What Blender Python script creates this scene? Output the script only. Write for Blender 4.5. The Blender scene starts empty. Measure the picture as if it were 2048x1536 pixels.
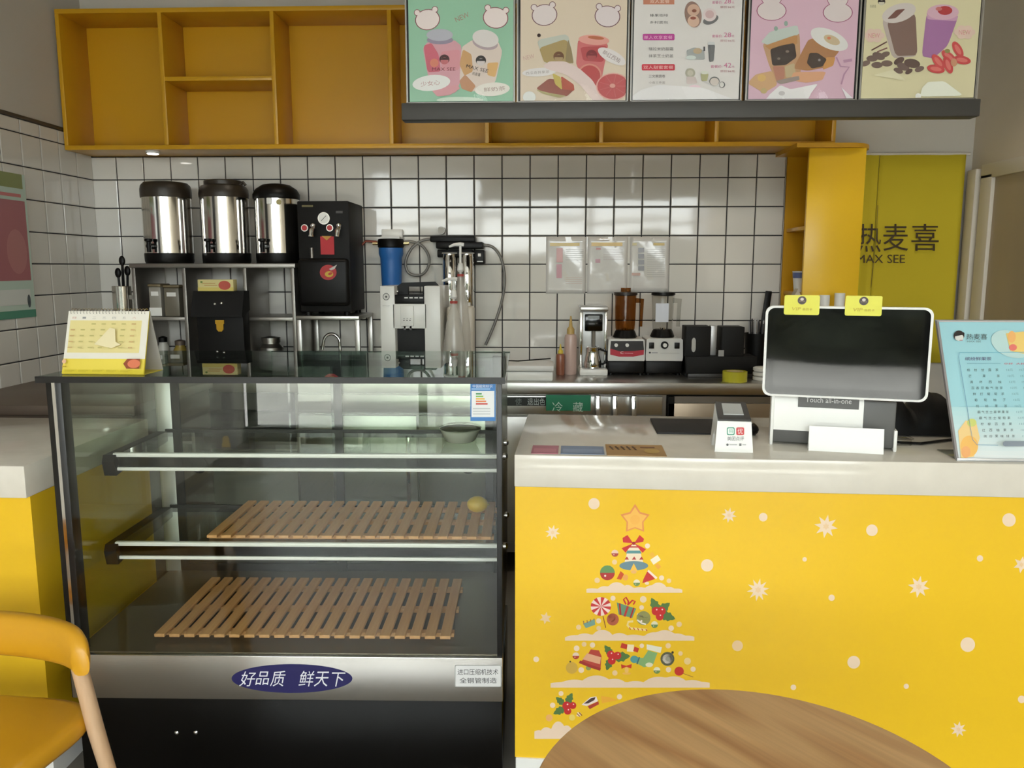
import bpy, bmesh, math, random
from mathutils import Vector, Matrix
random.seed(7)
R = math.radians
scene = bpy.context.scene
COL = scene.collection

# ------------------------------------------------------------------ camera
CAM_H = 1.5; PITCH = R(8.3); YAW = R(2.1); FPX = 1600.0
cam_data = bpy.data.cameras.new('camera')
cam_data.sensor_width = 36.0
cam_data.lens = FPX / 2048.0 * 36.0
cam_data.clip_start = 0.05
camera = bpy.data.objects.new('camera', cam_data)
camera.location = (0, 0, CAM_H)
camera.rotation_euler = (R(90) - PITCH, 0, YAW)
COL.objects.link(camera)
scene.camera = camera

# ------------------------------------------------------------------ world, daylight, exposure
world = bpy.data.worlds.new('world'); scene.world = world; world.use_nodes = True
wn = world.node_tree.nodes; wl = world.node_tree.links
wn['Background'].inputs['Color'].default_value = (0.92, 0.95, 1.0, 1)
wn['Background'].inputs['Strength'].default_value = 9.0
scene.view_settings.view_transform = 'Standard'
scene.view_settings.look = 'None'
scene.view_settings.gamma = 1.0
scene.view_settings.use_curve_mapping = False
scene.view_settings.exposure = 0.42
scene.cycles.max_bounces = 8; scene.cycles.diffuse_bounces = 4; scene.cycles.glossy_bounces = 3
scene.cycles.transparent_max_bounces = 16; scene.cycles.adaptive_threshold = 0.025
# sky portal in the glass shop front behind the camera
day = bpy.data.lights.new('shop_front_sky_portal', 'AREA')
day.shape = 'RECTANGLE'; day.size = 4.6; day.size_y = 2.75
day.cycles.is_portal = True
day_o = bpy.data.objects.new('shop_front_sky_portal', day)
day_o.location = (-0.1, -2.70, 1.5); day_o.rotation_euler = (R(90), 0, 0)
COL.objects.link(day_o)
# sun from behind the building: lights the pavement outside
sun = bpy.data.lights.new('sun', 'SUN'); sun.energy = 9.0; sun.angle = R(2); sun.color = (1.0, 0.98, 0.96)
sun_o = bpy.data.objects.new('sun', sun); sun_o.rotation_euler = (R(-42), 0, R(12)); sun_o.location = (0, 0, 8)
COL.objects.link(sun_o)

# ------------------------------------------------------------------ helpers
def lin(c):
    r = []
    for v in c[:3]:
        v = v / 255.0
        r.append(v / 12.92 if v <= 0.04045 else ((v + 0.055) / 1.055) ** 2.4)
    return (r[0], r[1], r[2], 1.0)

MATS = {}
def mat(name, c=(200, 200, 200), rough=0.5, metal=0.0, spec=0.5, noise=0.0, nscale=20.0, bump=0.0,
        bscale=80.0, coat=0.0, stretch=(1, 1, 1), emit=0.0, c2=None, alpha=1.0):
    """principled material; c, c2 are sRGB 0-255, noise mixes c -> c2 with a procedural pattern"""
    if name in MATS: return MATS[name]
    m = bpy.data.materials.new(name); m.use_nodes = True
    nt = m.node_tree; b = nt.nodes['Principled BSDF']
    b.inputs['Base Color'].default_value = lin(c)
    b.inputs['Roughness'].default_value = rough
    b.inputs['Metallic'].default_value = metal
    b.inputs['Specular IOR Level'].default_value = spec
    b.inputs['Coat Weight'].default_value = coat
    b.inputs['Coat Roughness'].default_value = 0.06
    if alpha < 1: b.inputs['Alpha'].default_value = alpha
    if emit:
        b.inputs['Emission Color'].default_value = lin(c); b.inputs['Emission Strength'].default_value = emit
    if noise or bump:
        tc = nt.nodes.new('ShaderNodeTexCoord'); mp = nt.nodes.new('ShaderNodeMapping')
        mp.inputs['Scale'].default_value = stretch
        nt.links.new(tc.outputs['Object'], mp.inputs['Vector'])
    if noise:
        n = nt.nodes.new('ShaderNodeTexNoise'); n.inputs['Scale'].default_value = nscale
        n.inputs['Detail'].default_value = 4
        nt.links.new(mp.outputs['Vector'], n.inputs['Vector'])
        mx = nt.nodes.new('ShaderNodeMix'); mx.data_type = 'RGBA'
        mr = nt.nodes.new('ShaderNodeMapRange')
        mr.inputs['From Min'].default_value = 0.3; mr.inputs['From Max'].default_value = 0.7
        mr.inputs['To Max'].default_value = noise
        nt.links.new(n.outputs['Fac'], mr.inputs['Value'])
        nt.links.new(mr.outputs['Result'], mx.inputs['Factor'])
        mx.inputs['A'].default_value = lin(c)
        mx.inputs['B'].default_value = lin(c2 if c2 else tuple(v * 0.8 for v in c))
        nt.links.new(mx.outputs['Result'], b.inputs['Base Color'])
    if bump:
        n2 = nt.nodes.new('ShaderNodeTexNoise'); n2.inputs['Scale'].default_value = bscale
        nt.links.new(mp.outputs['Vector'], n2.inputs['Vector'])
        bp = nt.nodes.new('ShaderNodeBump'); bp.inputs['Strength'].default_value = bump
        bp.inputs['Distance'].default_value = 0.002
        nt.links.new(n2.outputs['Fac'], bp.inputs['Height'])
        nt.links.new(bp.outputs['Normal'], b.inputs['Normal'])
    MATS[name] = m
    return m

def glass(name, tint=(245, 250, 248), ior=1.45, rough=0.0):
    """thin clear glass: fresnel mix of transparent and mirror"""
    if name in MATS: return MATS[name]
    m = bpy.data.materials.new(name); m.use_nodes = True
    nt = m.node_tree; nt.nodes.remove(nt.nodes['Principled BSDF'])
    out = nt.nodes['Material Output']
    t = nt.nodes.new('ShaderNodeBsdfTransparent'); t.inputs['Color'].default_value = lin(tint)
    g = nt.nodes.new('ShaderNodeBsdfGlossy'); g.inputs['Roughness'].default_value = rough
    lw = nt.nodes.new('ShaderNodeLayerWeight'); lw.inputs['Blend'].default_value = 0.5
    pw = nt.nodes.new('ShaderNodeMath'); pw.operation = 'POWER'; pw.inputs[1].default_value = 5.0
    f = nt.nodes.new('ShaderNodeMath'); f.operation = 'MULTIPLY_ADD'
    f0 = ((ior - 1) / (ior + 1)) ** 2
    f.inputs[1].default_value = 1 - f0; f.inputs[2].default_value = f0
    nt.links.new(lw.outputs['Facing'], pw.inputs[0]); nt.links.new(pw.outputs[0], f.inputs[0])
    mx = nt.nodes.new('ShaderNodeMixShader')
    nt.links.new(f.outputs[0], mx.inputs[0]); nt.links.new(t.outputs[0], mx.inputs[1]); nt.links.new(g.outputs[0], mx.inputs[2])
    nt.links.new(mx.outputs[0], out.inputs['Surface'])
    MATS[name] = m
    return m

def ray(px, py):
    x = (px - 1024.0) / FPX; y = (768.0 - py) / FPX
    fw = Vector((0, math.cos(PITCH), -math.sin(PITCH))); up = Vector((0, math.sin(PITCH), math.cos(PITCH)))
    d = fw + x * Vector((1, 0, 0)) + y * up
    return Matrix.Rotation(YAW, 3, 'Z') @ d
def W(px, py, Y):
    d = ray(px, py); t = Y / d.y
    return Vector((d.x * t, Y, CAM_H + d.z * t))
def WZ(px, py, Z):
    d = ray(px, py); t = (Z - CAM_H) / d.z
    return Vector((d.x * t, d.y * t, Z))
def WX(px, py, X):
    d = ray(px, py); t = X / d.x
    return Vector((X, d.y * t, CAM_H + d.z * t))

class MB:
    """collects shapes in one bmesh"""
    def __init__(self): self.bm = bmesh.new()
    def _mi(self, faces, m):
        for f in faces: f.material_index = m
    def box(self, x0, x1, y0, y1, z0, z1, b=0.0, seg=2, m=0):
        r = bmesh.ops.create_cube(self.bm, size=1.0)
        vs = r['verts']
        for v in vs:
            v.co.x = x0 + (v.co.x + 0.5) * (x1 - x0); v.co.y = y0 + (v.co.y + 0.5) * (y1 - y0); v.co.z = z0 + (v.co.z + 0.5) * (z1 - z0)
        fs = list({f for v in vs for f in v.link_faces}); self._mi(fs, m)
        if b > 0:
            es = list({e for v in vs for e in v.link_edges})
            r2 = bmesh.ops.bevel(self.bm, geom=es, offset=b, segments=seg, affect='EDGES', profile=0.5)
            self._mi(r2['faces'], m)
        return self
    def prism(self, pts, a, b, axis='y', m=0):
        """2D outline extruded between a and b along axis; pts are (x,z) for y, (x,y) for z, (y,z) for x"""
        def mk(p, t):
            return {'y': (p[0], t, p[1]), 'z': (p[0], p[1], t), 'x': (t, p[0], p[1])}[axis]
        v0 = [self.bm.verts.new(mk(p, a)) for p in pts]; v1 = [self.bm.verts.new(mk(p, b)) for p in pts]
        fs = [self.bm.faces.new(v0), self.bm.faces.new(list(reversed(v1)))]
        n = len(pts)
        for i in range(n):
            fs.append(self.bm.faces.new((v0[i], v1[i], v1[(i + 1) % n], v0[(i + 1) % n])))
        self._mi(fs, m); return self
    def lathe(self, prof, c=(0, 0, 0), seg=28, axis='z', m=0, cap=True):
        """prof: list of (radius, height)"""
        rings = []
        for r, h in prof:
            ring = []
            for i in range(seg):
                a = 2 * math.pi * i / seg
                x, y = max(r, 1e-5) * math.cos(a), max(r, 1e-5) * math.sin(a)
                co = {'z': (x, y, h), 'y': (x, h, y), 'x': (h, x, y)}[axis]
                ring.append(self.bm.verts.new((co[0] + c[0], co[1] + c[1], co[2] + c[2])))
            rings.append(ring)
        fs = []
        for a, b in zip(rings[:-1], rings[1:]):
            for i in range(seg): fs.append(self.bm.faces.new((a[i], a[(i + 1) % seg], b[(i + 1) % seg], b[i])))
        if cap: fs.append(self.bm.faces.new(list(reversed(rings[0])))); fs.append(self.bm.faces.new(rings[-1]))
        self._mi(fs, m); return self
    def cyl(self, c, r, h, axis='z', r2=None, seg=20, m=0):
        return self.lathe([(r, 0), (r if r2 is None else r2, h)], c, seg, axis, m)
    def tube(self, path, r, seg=8, m=0, closed=False):
        pts = [Vector(p) for p in path]; n = len(pts); rings = []
        up = Vector((0.13, 0.21, 0.97)).normalized(); prev = None
        for i, p in enumerate(pts):
            if closed: t = pts[(i + 1) % n] - pts[i - 1]
            else: t = pts[min(i + 1, n - 1)] - pts[max(i - 1, 0)]
            t.normalize()
            if prev is None:
                a = t.cross(up)
                if a.length < 1e-3: a = t.cross(Vector((1, 0, 0)))
            else: a = prev - t * prev.dot(t)
            a.normalize(); prev = a; bb = t.cross(a)
            rr = r[i] if isinstance(r, (list, tuple)) else r
            rings.append([self.bm.verts.new(p + rr * (math.cos(2 * math.pi * k / seg) * a + math.sin(2 * math.pi * k / seg) * bb)) for k in range(seg)])
        fs = []
        pairs = list(zip(rings[:-1], rings[1:])) + ([(rings[-1], rings[0])] if closed else [])
        for a, b in pairs:
            for i in range(seg): fs.append(self.bm.faces.new((a[i], a[(i + 1) % seg], b[(i + 1) % seg], b[i])))
        if not closed: fs.append(self.bm.faces.new(list(reversed(rings[0])))); fs.append(self.bm.faces.new(rings[-1]))
        self._mi(fs, m); return self
    def sphere(self, c, r, seg=16, m=0, s=(1, 1, 1)):
        mtx = Matrix.Translation(c) @ Matrix.Diagonal((s[0], s[1], s[2], 1))
        rr = bmesh.ops.create_uvsphere(self.bm, u_segments=seg, v_segments=max(6, seg // 2), radius=r, matrix=mtx)
        self._mi({f for v in rr['verts'] for f in v.link_faces}, m); return self
    def face(self, pts, m=0):
        f = self.bm.faces.new([self.bm.verts.new(p) for p in pts]); f.material_index = m; return self
    def grid(self, fn, nu, nv, m=0):
        vs = [[self.bm.verts.new(fn(i / nu, j / nv)) for j in range(nv + 1)] for i in range(nu + 1)]
        for i in range(nu):
            for j in range(nv):
                f = self.bm.faces.new((vs[i][j], vs[i + 1][j], vs[i + 1][j + 1], vs[i][j + 1])); f.material_index = m
        return self
    def taper(self, xc, h, k):
        for v in self.bm.verts: v.co.x = xc + (v.co.x - xc) * (1 - k * v.co.z / h)
        return self
    def rot(self, mtx):
        bmesh.ops.transform(self.bm, matrix=mtx, verts=self.bm.verts[:]); return self
    def obj(self, name, mats, parent=None, loc=(0, 0, 0), rot=(0, 0, 0), smooth=35, sub=0, solid=0):
        bmesh.ops.recalc_face_normals(self.bm, faces=self.bm.faces[:])
        me = bpy.data.meshes.new(name); self.bm.to_mesh(me); self.bm.free()
        for mm in (mats if isinstance(mats, (list, tuple)) else [mats]): me.materials.append(mm)
        if smooth:
            me.polygons.foreach_set('use_smooth', [True] * len(me.polygons))
            me.set_sharp_from_angle(angle=R(smooth))
        o = bpy.data.objects.new(name, me); COL.objects.link(o)
        o.location = loc; o.rotation_euler = rot
        if parent is not None: o.parent = parent
        if solid:
            md = o.modifiers.new('solid', 'SOLIDIFY'); md.thickness = solid; md.offset = 0
        if sub:
            md = o.modifiers.new('sub', 'SUBSURF'); md.levels = sub; md.render_levels = sub
        return o

def tag(o, label, cat, group=None):
    o['label'] = label; o['category'] = cat
    if group: o['group'] = group
    return o
def thing(name, label, cat, loc=(0, 0, 0), rz=0.0, group=None):
    o = bpy.data.objects.new(name, None); COL.objects.link(o)
    o.empty_display_size = 0.05
    o.location = loc; o.rotation_euler = (0, 0, rz)
    return tag(o, label, cat, group)
def struct(o):
    o['kind'] = 'structure'; return o
def copy_tree(o, parent=None):
    c = o.copy(); COL.objects.link(c); c.parent = parent
    for ch in list(o.children): copy_tree(ch, c)
    return c

# ---- flat print: coloured shapes and lettering laid on a flat face
_txt = {}
def textmesh(s):
    if s not in _txt:
        cu = bpy.data.curves.new('lettering', 'FONT'); cu.body = s; cu.resolution_u = 2
        o = bpy.data.objects.new('lettering', cu)
        me = bpy.data.meshes.new_from_object(o)
        vs = [(v.co.x, v.co.y) for v in me.vertices]; fs = [tuple(p.vertices) for p in me.polygons]
        bpy.data.objects.remove(o); bpy.data.curves.remove(cu); bpy.data.meshes.remove(me)
        x0 = min(v[0] for v in vs); x1 = max(v[0] for v in vs); y0 = min(v[1] for v in vs); y1 = max(v[1] for v in vs)
        _txt[s] = ([((a - x0) / (x1 - x0), (b - y0) / (y1 - y0)) for a, b in vs], fs)
    return _txt[s]
def ink(c, rough=0.45):
    return mat('print_%02x%02x%02x' % tuple(int(v) for v in c) + ('' if rough == 0.45 else '_%d' % int(rough * 100)), c, rough=rough)
class Art:
    """print on the plane o + u*ux + v*uz; shapes given in photo coordinates or (plane=True) metres"""
    def __init__(self, o=(0, 0, 0), ux=(1, 0, 0), uz=(0, 0, 1), metres=False, rough=0.45, eps=0.00025):
        self.o = Vector(o); self.ux = Vector(ux).normalized(); self.uz = Vector(uz).normalized()
        self.metres = metres; self.V = []; self.F = []; self.MI = []; self.mats = []; self.n = 1
        self.ox = self.oy = 0.0; self.s = 1.0; self.rough = rough; self.eps = eps; self.clip = None
    def at(self, ox, oy, s): self.ox, self.oy, self.s = ox, oy, s; return self
    def uv(self, x, y):
        if self.metres: return (x, y)
        d = ray(self.ox + x / self.s, self.oy + y / self.s)
        A = Matrix((self.ux, self.uz, -d)).transposed()
        r = A.inverted() @ (Vector((0, 0, CAM_H)) - self.o)
        return (r.x, r.y)
    def _add(self, pts, faces, c):
        mm = ink(c, self.rough)
        if mm not in self.mats: self.mats.append(mm)
        mi = self.mats.index(mm); k = len(self.V)
        for p in pts:
            u, v = self.uv(*p)
            if self.clip:
                u = min(max(u, self.clip[0]), self.clip[1]); v = min(max(v, self.clip[2]), self.clip[3])
            self.V.append((u, -self.eps * self.n, v))
        for f in faces: self.F.append([k + i for i in f]); self.MI.append(mi)
        self.n += 1
        return self
    def poly(self, pts, c):
        if getattr(self, 'soft', False) and len(pts) in range(4, 13):
            for _ in range(2):      # round the corners of a hand drawn outline
                q = []
                for i in range(len(pts)):
                    a, b = pts[i], pts[(i + 1) % len(pts)]
                    q += [(a[0] * .9 + b[0] * .1, a[1] * .9 + b[1] * .1), (a[0] * .1 + b[0] * .9, a[1] * .1 + b[1] * .9)]
                pts = q
        return self._add(pts, [list(range(len(pts)))], c)
    def rect(self, x0, y0, x1, y1, c): return self._quad([(x0, y0), (x1, y0), (x1, y1), (x0, y1)], c)
    def _quad(self, pts, c): return self._add(pts, [[0, 1, 2, 3]], c)
    def rrect(self, x0, y0, x1, y1, r, c):
        p = []
        sx = 1 if x1 > x0 else -1; sy = 1 if y1 > y0 else -1
        for cx, cy, a0 in ((x1 - sx * r, y1 - sy * r, 0), (x0 + sx * r, y1 - sy * r, 90), (x0 + sx * r, y0 + sy * r, 180), (x1 - sx * r, y0 + sy * r, 270)):
            for k in range(4):
                a = R(a0 + 30 * k); p.append((cx + sx * r * math.cos(a), cy + sy * r * math.sin(a)))
        return self.poly(p, c)
    def ell(self, cx, cy, rx, ry, c, rot=0, n=24, a0=0, a1=360):
        p = []; cr, sr = math.cos(R(rot)), math.sin(R(rot))
        m = n if a1 - a0 == 360 else n + 1
        for k in range(m):
            a = R(a0 + (a1 - a0) * k / n); x, y = rx * math.cos(a), ry * math.sin(a)
            p.append((cx + x * cr - y * sr, cy + x * sr + y * cr))
        return self.poly(p, c)
    def line(self, pts, w, c):
        L = []; Rr = []
        for i, p in enumerate(pts):
            a = pts[max(i - 1, 0)]; b = pts[min(i + 1, len(pts) - 1)]
            dx, dy = b[0] - a[0], b[1] - a[1]; l = math.hypot(dx, dy) or 1
            nx, ny = -dy / l * w / 2, dx / l * w / 2
            L.append((p[0] + nx, p[1] + ny)); Rr.append((p[0] - nx, p[1] - ny))
        k = len(pts)
        return self._add(L + Rr, [(i, i + 1, k + i + 1, k + i) for i in range(k - 1)], c)
    def star(self, cx, cy, r, ri, n, c, rot=-90):
        p = []
        for k in range(2 * n):
            a = R(rot + 180.0 * k / n); rr = r if k % 2 == 0 else ri
            p.append((cx + rr * math.cos(a), cy + rr * math.sin(a)))
        return self.poly(p, c)
    def text(self, s, x0, y0, x1, y1, c, rot=0, shear=0.0):
        """lettering fitted in the box; y0 is the top edge, y1 the bottom edge"""
        vs, fs = textmesh(s); cx, cy = (x0 + x1) / 2, (y0 + y1) / 2
        cr, sr = math.cos(R(rot)), math.sin(R(rot)); P = []
        for a, b in vs:
            x = (a - 0.5) * (x1 - x0) + shear * (b - 0.5) * abs(y1 - y0); y = (0.5 - b) * (y1 - y0)
            P.append((cx + x * cr - y * sr, cy + x * sr + y * cr))
        return self._add(P, fs, c)
    def flush(self, name, parent):
        if self.V: self.obj(name, parent)
        self.V = []; self.F = []; self.MI = []; self.mats = []; self.n = 1
        return self
    def obj(self, name, parent=None, loc=None, rot=None, local=False):
        me = bpy.data.meshes.new(name); me.from_pydata(self.V, [], self.F)
        for m in self.mats: me.materials.append(m)
        me.polygons.foreach_set('material_index', self.MI); me.update()
        o = bpy.data.objects.new(name, me); COL.objects.link(o)
        n = self.uz.cross(self.ux)      # local +y, pointing into the face
        M = Matrix((self.ux, n, self.uz)).transposed().to_4x4(); M.translation = self.o
        if parent is not None:
            o.parent = parent
            if not local:
                P = Matrix.Translation(parent.location) @ parent.rotation_euler.to_matrix().to_4x4()
                if parent.parent is not None:
                    q = parent.parent
                    P = Matrix.Translation(q.location) @ q.rotation_euler.to_matrix().to_4x4() @ P
                M = P.inverted() @ M
        o.matrix_local = M
        return o

# ------------------------------------------------------------------ materials
YEL = mat('yellow_laminate', (244, 198, 38), rough=0.28, noise=0.15, nscale=3, c2=(238, 190, 34))
YELC = mat('yellow_cabinet_board', (208, 156, 30), rough=0.3, noise=0.2, nscale=4, c2=(200, 148, 28))
TILE = mat('white_glazed_tile', (222, 219, 212), rough=0.06, spec=0.6, noise=0.25, nscale=2.5, c2=(212, 209, 202), bump=0.12, bscale=9)
GROUT = mat('dark_grout', (44, 44, 47), rough=0.9)
PLAST = mat('wall_plaster', (205, 200, 190), rough=0.8, noise=0.2, nscale=3, c2=(196, 190, 180))
STONE = mat('cream_stone', (226, 220, 208), rough=0.12, noise=0.5, nscale=14, c2=(212, 205, 192))
STEEL = mat('brushed_steel', (186, 184, 180), rough=0.32, metal=1.0, bump=0.05, bscale=60, stretch=(1, 1, 14))
STEELB = mat('bright_steel', (226, 224, 220), rough=0.12, metal=1.0)
STEELD = mat('dull_steel', (150, 146, 140), rough=0.4, metal=0.9)
CHROME = mat('chrome', (235, 235, 235), rough=0.05, metal=1.0)
BLACK = mat('black_plastic', (12, 11, 10), rough=0.42, spec=.25)
BLACKM = mat('black_matt', (14, 13, 12), rough=0.6, spec=.3)
BLACKG = mat('black_gloss', (10, 10, 10), rough=0.12)
WHITE = mat('white_plastic', (236, 236, 232), rough=0.3)
GREYP = mat('grey_plastic', (92, 92, 90), rough=0.45)
GLASS = glass('case_glass', (250, 252, 249))
GLASSD = glass('dark_glass', (244, 248, 242))
CLEAR = glass('clear_plastic', (238, 238, 236), ior=1.35, rough=0.05)
# ------------------------------------------------------------------ the room
XL, XR, YB, YF, ZC = -2.40, 2.20, 4.30, -2.60, 2.95
FLOORM = mat('floor_tile', (112, 106, 98), rough=0.3, noise=0.4, nscale=2, c2=(98, 92, 84))
struct(MB().box(XL - .15, XR + .15, YF - .1, YB + .15, -.1, 0).obj('floor', FLOORM))
struct(MB().box(XL - .15, XR + .15, YF - .1, YB + .15, ZC, ZC + .1).obj('ceiling', mat('ceiling_paint', (214, 213, 210), rough=0.85)))
wall_back = struct(MB().box(XL - .15, XR + .15, YB, YB + .12, 0, ZC).obj('wall_back', PLAST))
wall_left = struct(MB().box(XL - .12, XL, YF, YB, 0, ZC).obj('wall_left', PLAST))
wall_right = struct(MB().box(XR, XR + .12, YF, YB, 0, ZC).obj('wall_right', mat('right_wall_paint', (216, 206, 188), rough=0.8, noise=0.2, nscale=2)))
# shop front behind the camera: black mullions, panes, a low sill and a lintel
wf = struct(MB().box(XL, XR, YF - .1, YF, 0, .12).box(XL, XR, YF - .1, YF, 2.72, ZC).obj('wall_front', mat('front_wall_paint', (150, 150, 148), rough=0.7)))
for i in range(4):
    x = XL + .05 + i * (XR - XL - .1) / 3
    fr = MB().box(x - .035, x + .035, YF - .08, YF - .02, .12, 2.72).obj('mullion', BLACKM, wf)
MB().box(XL, XR, YF - .08, YF - .02, 2.12, 2.18).obj('transom_bar', BLACKM, wf)
for i in range(3):
    x0 = XL + .085 + i * (XR - XL - .1) / 3; x1 = x0 + (XR - XL - .1) / 3 - .07
    for z0, z1 in ((.12, 2.12), (2.18, 2.72)):
        MB().box(x0, x1, YF - .056, YF - .048, z0, z1).obj('pane', GLASS, wf)
pv = struct(MB().box(-14, 14, -30, YF - .12, -.2, -.1).obj('floor_pavement', mat('pavement', (214, 210, 204), rough=0.8, noise=0.4, nscale=1)))
hed = MB()
hed.grid(lambda u, v: ((u - .5) * 26, -10.5 + .4 * math.sin(u * 60) * math.sin(v * 9) + .5 * v * v, -.1 + 2.1 * v + .25 * math.sin(u * 31 + 2) * v), 90, 12)
tag(hed.obj('hedge', mat('hedge_leaves', (44, 50, 34), rough=0.9, noise=0.9, nscale=6, c2=(22, 26, 16)), smooth=0, solid=.3),
    'tall dark green hedge beyond the pavement outside the shop front', 'hedge')

# ---- glazed wall tiles, one object each
def tile_mesh(w, h, name):
    b = MB(); c = .0035; t = .007
    o = [(-w / 2, -h / 2), (w / 2, -h / 2), (w / 2, h / 2), (-w / 2, h / 2)]
    i_ = [(x - math.copysign(c, x), z - math.copysign(c, z)) for x, z in o]
    v0 = [b.bm.verts.new((x, 0, z)) for x, z in o]; v1 = [b.bm.verts.new((x, -t + .002, z)) for x, z in o]; v2 = [b.bm.verts.new((x, -t, z)) for x, z in i_]
    for k in range(4):
        b.bm.faces.new((v0[k], v0[(k + 1) % 4], v1[(k + 1) % 4], v1[k])); b.bm.faces.new((v1[k], v1[(k + 1) % 4], v2[(k + 1) % 4], v2[k]))
    b.bm.faces.new(v2)
    bmesh.ops.recalc_face_normals(b.bm, faces=b.bm.faces[:])
    me = bpy.data.meshes.new(name); b.bm.to_mesh(me); b.bm.free(); me.materials.append(TILE)
    return me
PX, PZ, G = .1465, .148, .0056
Z0 = 1.96
bed = MB().box(XL, 1.256, YB - .004, YB + .001, .5, 2.09).obj('tile_bed', GROUT, wall_back)
bed2 = MB().box(XL - .001, XL + .004, 2.2, YB, 0.35, 2.172).obj('tile_bed', GROUT, wall_left)
tm = tile_mesh(PX - G, PZ - G, 'tile'); tm_top = tile_mesh(PX - G, .118 - G, 'tile_cut')
def add_tile(me, parent, loc, rz):
    o = bpy.data.objects.new('tile', me); COL.objects.link(o); o.parent = parent
    o.location = loc; o.rotation_euler = (R(random.uniform(-.25, .25)), 0, rz + R(random.uniform(-.25, .25)))
for i in range(-16, 9):
    xc = -.063 + (i + .5) * PX
    add_tile(tm_top, wall_back, (xc, YB - .004, Z0 + .059), 0)
    for k in range(7): add_tile(tm, wall_back, (xc, YB - .004, Z0 - (k + .5) * PZ), 0)
tm_tl = tile_mesh(PX - G, PZ - G, 'tile_left'); tm_tlc = tile_mesh(PX - G, .064 - G, 'tile_left_cut')
for i in range(9):
    yc = YB - .008 - (i + .5) * PX
    for k in range(10): add_tile(tm_tl, wall_left, (XL + .004, yc, Z0 + PZ - (k + .5) * PZ), R(90))
    add_tile(tm_tlc, wall_left, (XL + .004, yc, Z0 + PZ + .032), R(90))
struct(MB().box(XL, XL + .014, 2.2, YB, 2.172, 2.19, b=.003).obj('trim_1', mat('tile_trim', (70, 66, 62), rough=.5)))

# door in the right wall
CASING = mat('door_casing', (214, 208, 196), rough=0.45)
dr = struct(MB().box(XR - .012, XR + .005, 3.25, 4.05, 0, 1.93).obj('door_1', mat('door_panel_beige', (176, 162, 138), rough=0.5, noise=.25, nscale=5, stretch=(1, 1, .2))))
MB().box(XR - .03, XR, 4.05, 4.15, 0, 1.95, b=.004).box(XR - .03, XR, 3.15, 3.25, 0, 1.95, b=.004).box(XR - .03, XR, 3.15, 4.15, 1.93, 2.0, b=.004).obj('door_casing', CASING, dr)
MB().box(XR - .045, XR, 4.17, 4.255, 0, 1.985, b=.006).obj('outer_casing', CASING, dr)
MB().cyl((XR - .05, 3.36, 1.02), .012, .05, 'x').box(XR - .06, XR - .045, 3.34, 3.46, 1.01, 1.03, b=.004).obj('door_handle', STEELB, dr)

# recessed ceiling lights (warm)
def downlight(x, y, label, w=10):
    t = thing('ceiling_downlight', label, 'ceiling light', (x, y, ZC), group='recessed warm ceiling lights')
    MB().lathe([(.062, 0), (.062, -.006), (.045, -.008), (.04, 0)], cap=False).obj('trim_ring', WHITE, t)
    MB().cyl((0, 0, -.003), .04, .002).obj('bulb_face', mat('warm_lamp', (255, 214, 160), emit=9), t)
    l = bpy.data.lights.new('downlight_beam', 'SPOT'); l.energy = w; l.color = (1, .88, .72); l.spot_size = R(110); l.spot_blend = .6; l.shadow_soft_size = .05
    lo = bpy.data.objects.new('downlight_beam', l); COL.objects.link(lo); lo.parent = t; lo.location = (0, 0, -.03)
for i, (x, y, lb) in enumerate(((-.95, 3.35, 'recessed ceiling light over the aisle behind the glass case'), (.6, 3.35, 'recessed ceiling light over the aisle behind the menu rail'), (1.75, 3.2, 'recessed ceiling light near the door'))):
    downlight(x, y, lb)
# ------------------------------------------------------------------ yellow wall cabinet
cb = thing('wall_cabinet', 'long yellow open wall cabinet above the white tiled back wall', 'cabinet', (0, 0, 2.08))
zc0, zc1, yf = 0.0, .667, 4.04
MB().box(XL + .016, 1.412, yf, YB, 0, .022, b=.002).obj('bottom_panel', YELC, cb)
MB().box(XL + .016, 1.412, yf, YB, zc1 - .022, zc1, b=.002).obj('top_panel', YELC, cb)
MB().box(XL + .016, 1.412, YB - .016, YB - .001, .022, zc1 - .022).obj('back_panel', YELC, cb)
for x in (-2.374, -1.865, -1.313, -.741, -.271, .286, .843, 1.402):
    MB().box(x - .01, x + .01, yf, YB - .016, .022, zc1 - .022, b=.0015).obj('divider', YELC, cb)
MB().box(-1.855, -1.323, yf, YB - .016, .326, .346, b=.0015).obj('shelf', YELC, cb)
pk = thing('under_cabinet_light', 'small round white light under the yellow wall cabinet', 'light', (W(305, 297, 4.1).x, 4.1, 2.08))
MB().lathe([(.0, -.012), (.03, -.012), (.034, -.004), (.034, 0)]).obj('housing', WHITE, pk)
MB().cyl((0, 0, -.0145), .027, .002).obj('lens', mat('white_lamp', (255, 250, 240), emit=8), pk)

# ---- yellow end shelf unit between tiles and curtain
es = thing('end_shelf_unit', 'tall narrow yellow shelf unit standing at the right end of the tiles', 'shelf', (1.26, 3.97, .96))
H = 2.06 - .96
x1 = W(1725, 440, 3.97).x - 1.26; xf0 = W(1612, 440, 3.97).x - 1.26
MB().box(xf0, x1, 0, .02, 0, H, b=.002).obj('front_panel', YEL, es)
MB().box(x1 - .02, x1, .02, .325, 0, H).obj('side_panel', YEL, es)
MB().box(0, x1 - .02, .312, .327, 0, H).obj('back_panel', YELC, es)
for z in (.02, .40, .72):
    MB().box(max(xf0, -.0) + .002, x1 - .02, .02, .312, z, z + .018, b=.001).obj('shelf', YELC, es)
pts = [(-.06, .327), (-.06, -.03)]
for k in range(9):
    a = R(-90 + 11.25 * k); pts.append((x1 - .09 + .13 * math.cos(a) * 1.0, .10 + .13 * math.sin(a)))
pts.append((x1 + .04, .327))
MB().prism(pts, H, H + .02, 'z').obj('rounded_top', YELC, es)
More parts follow.
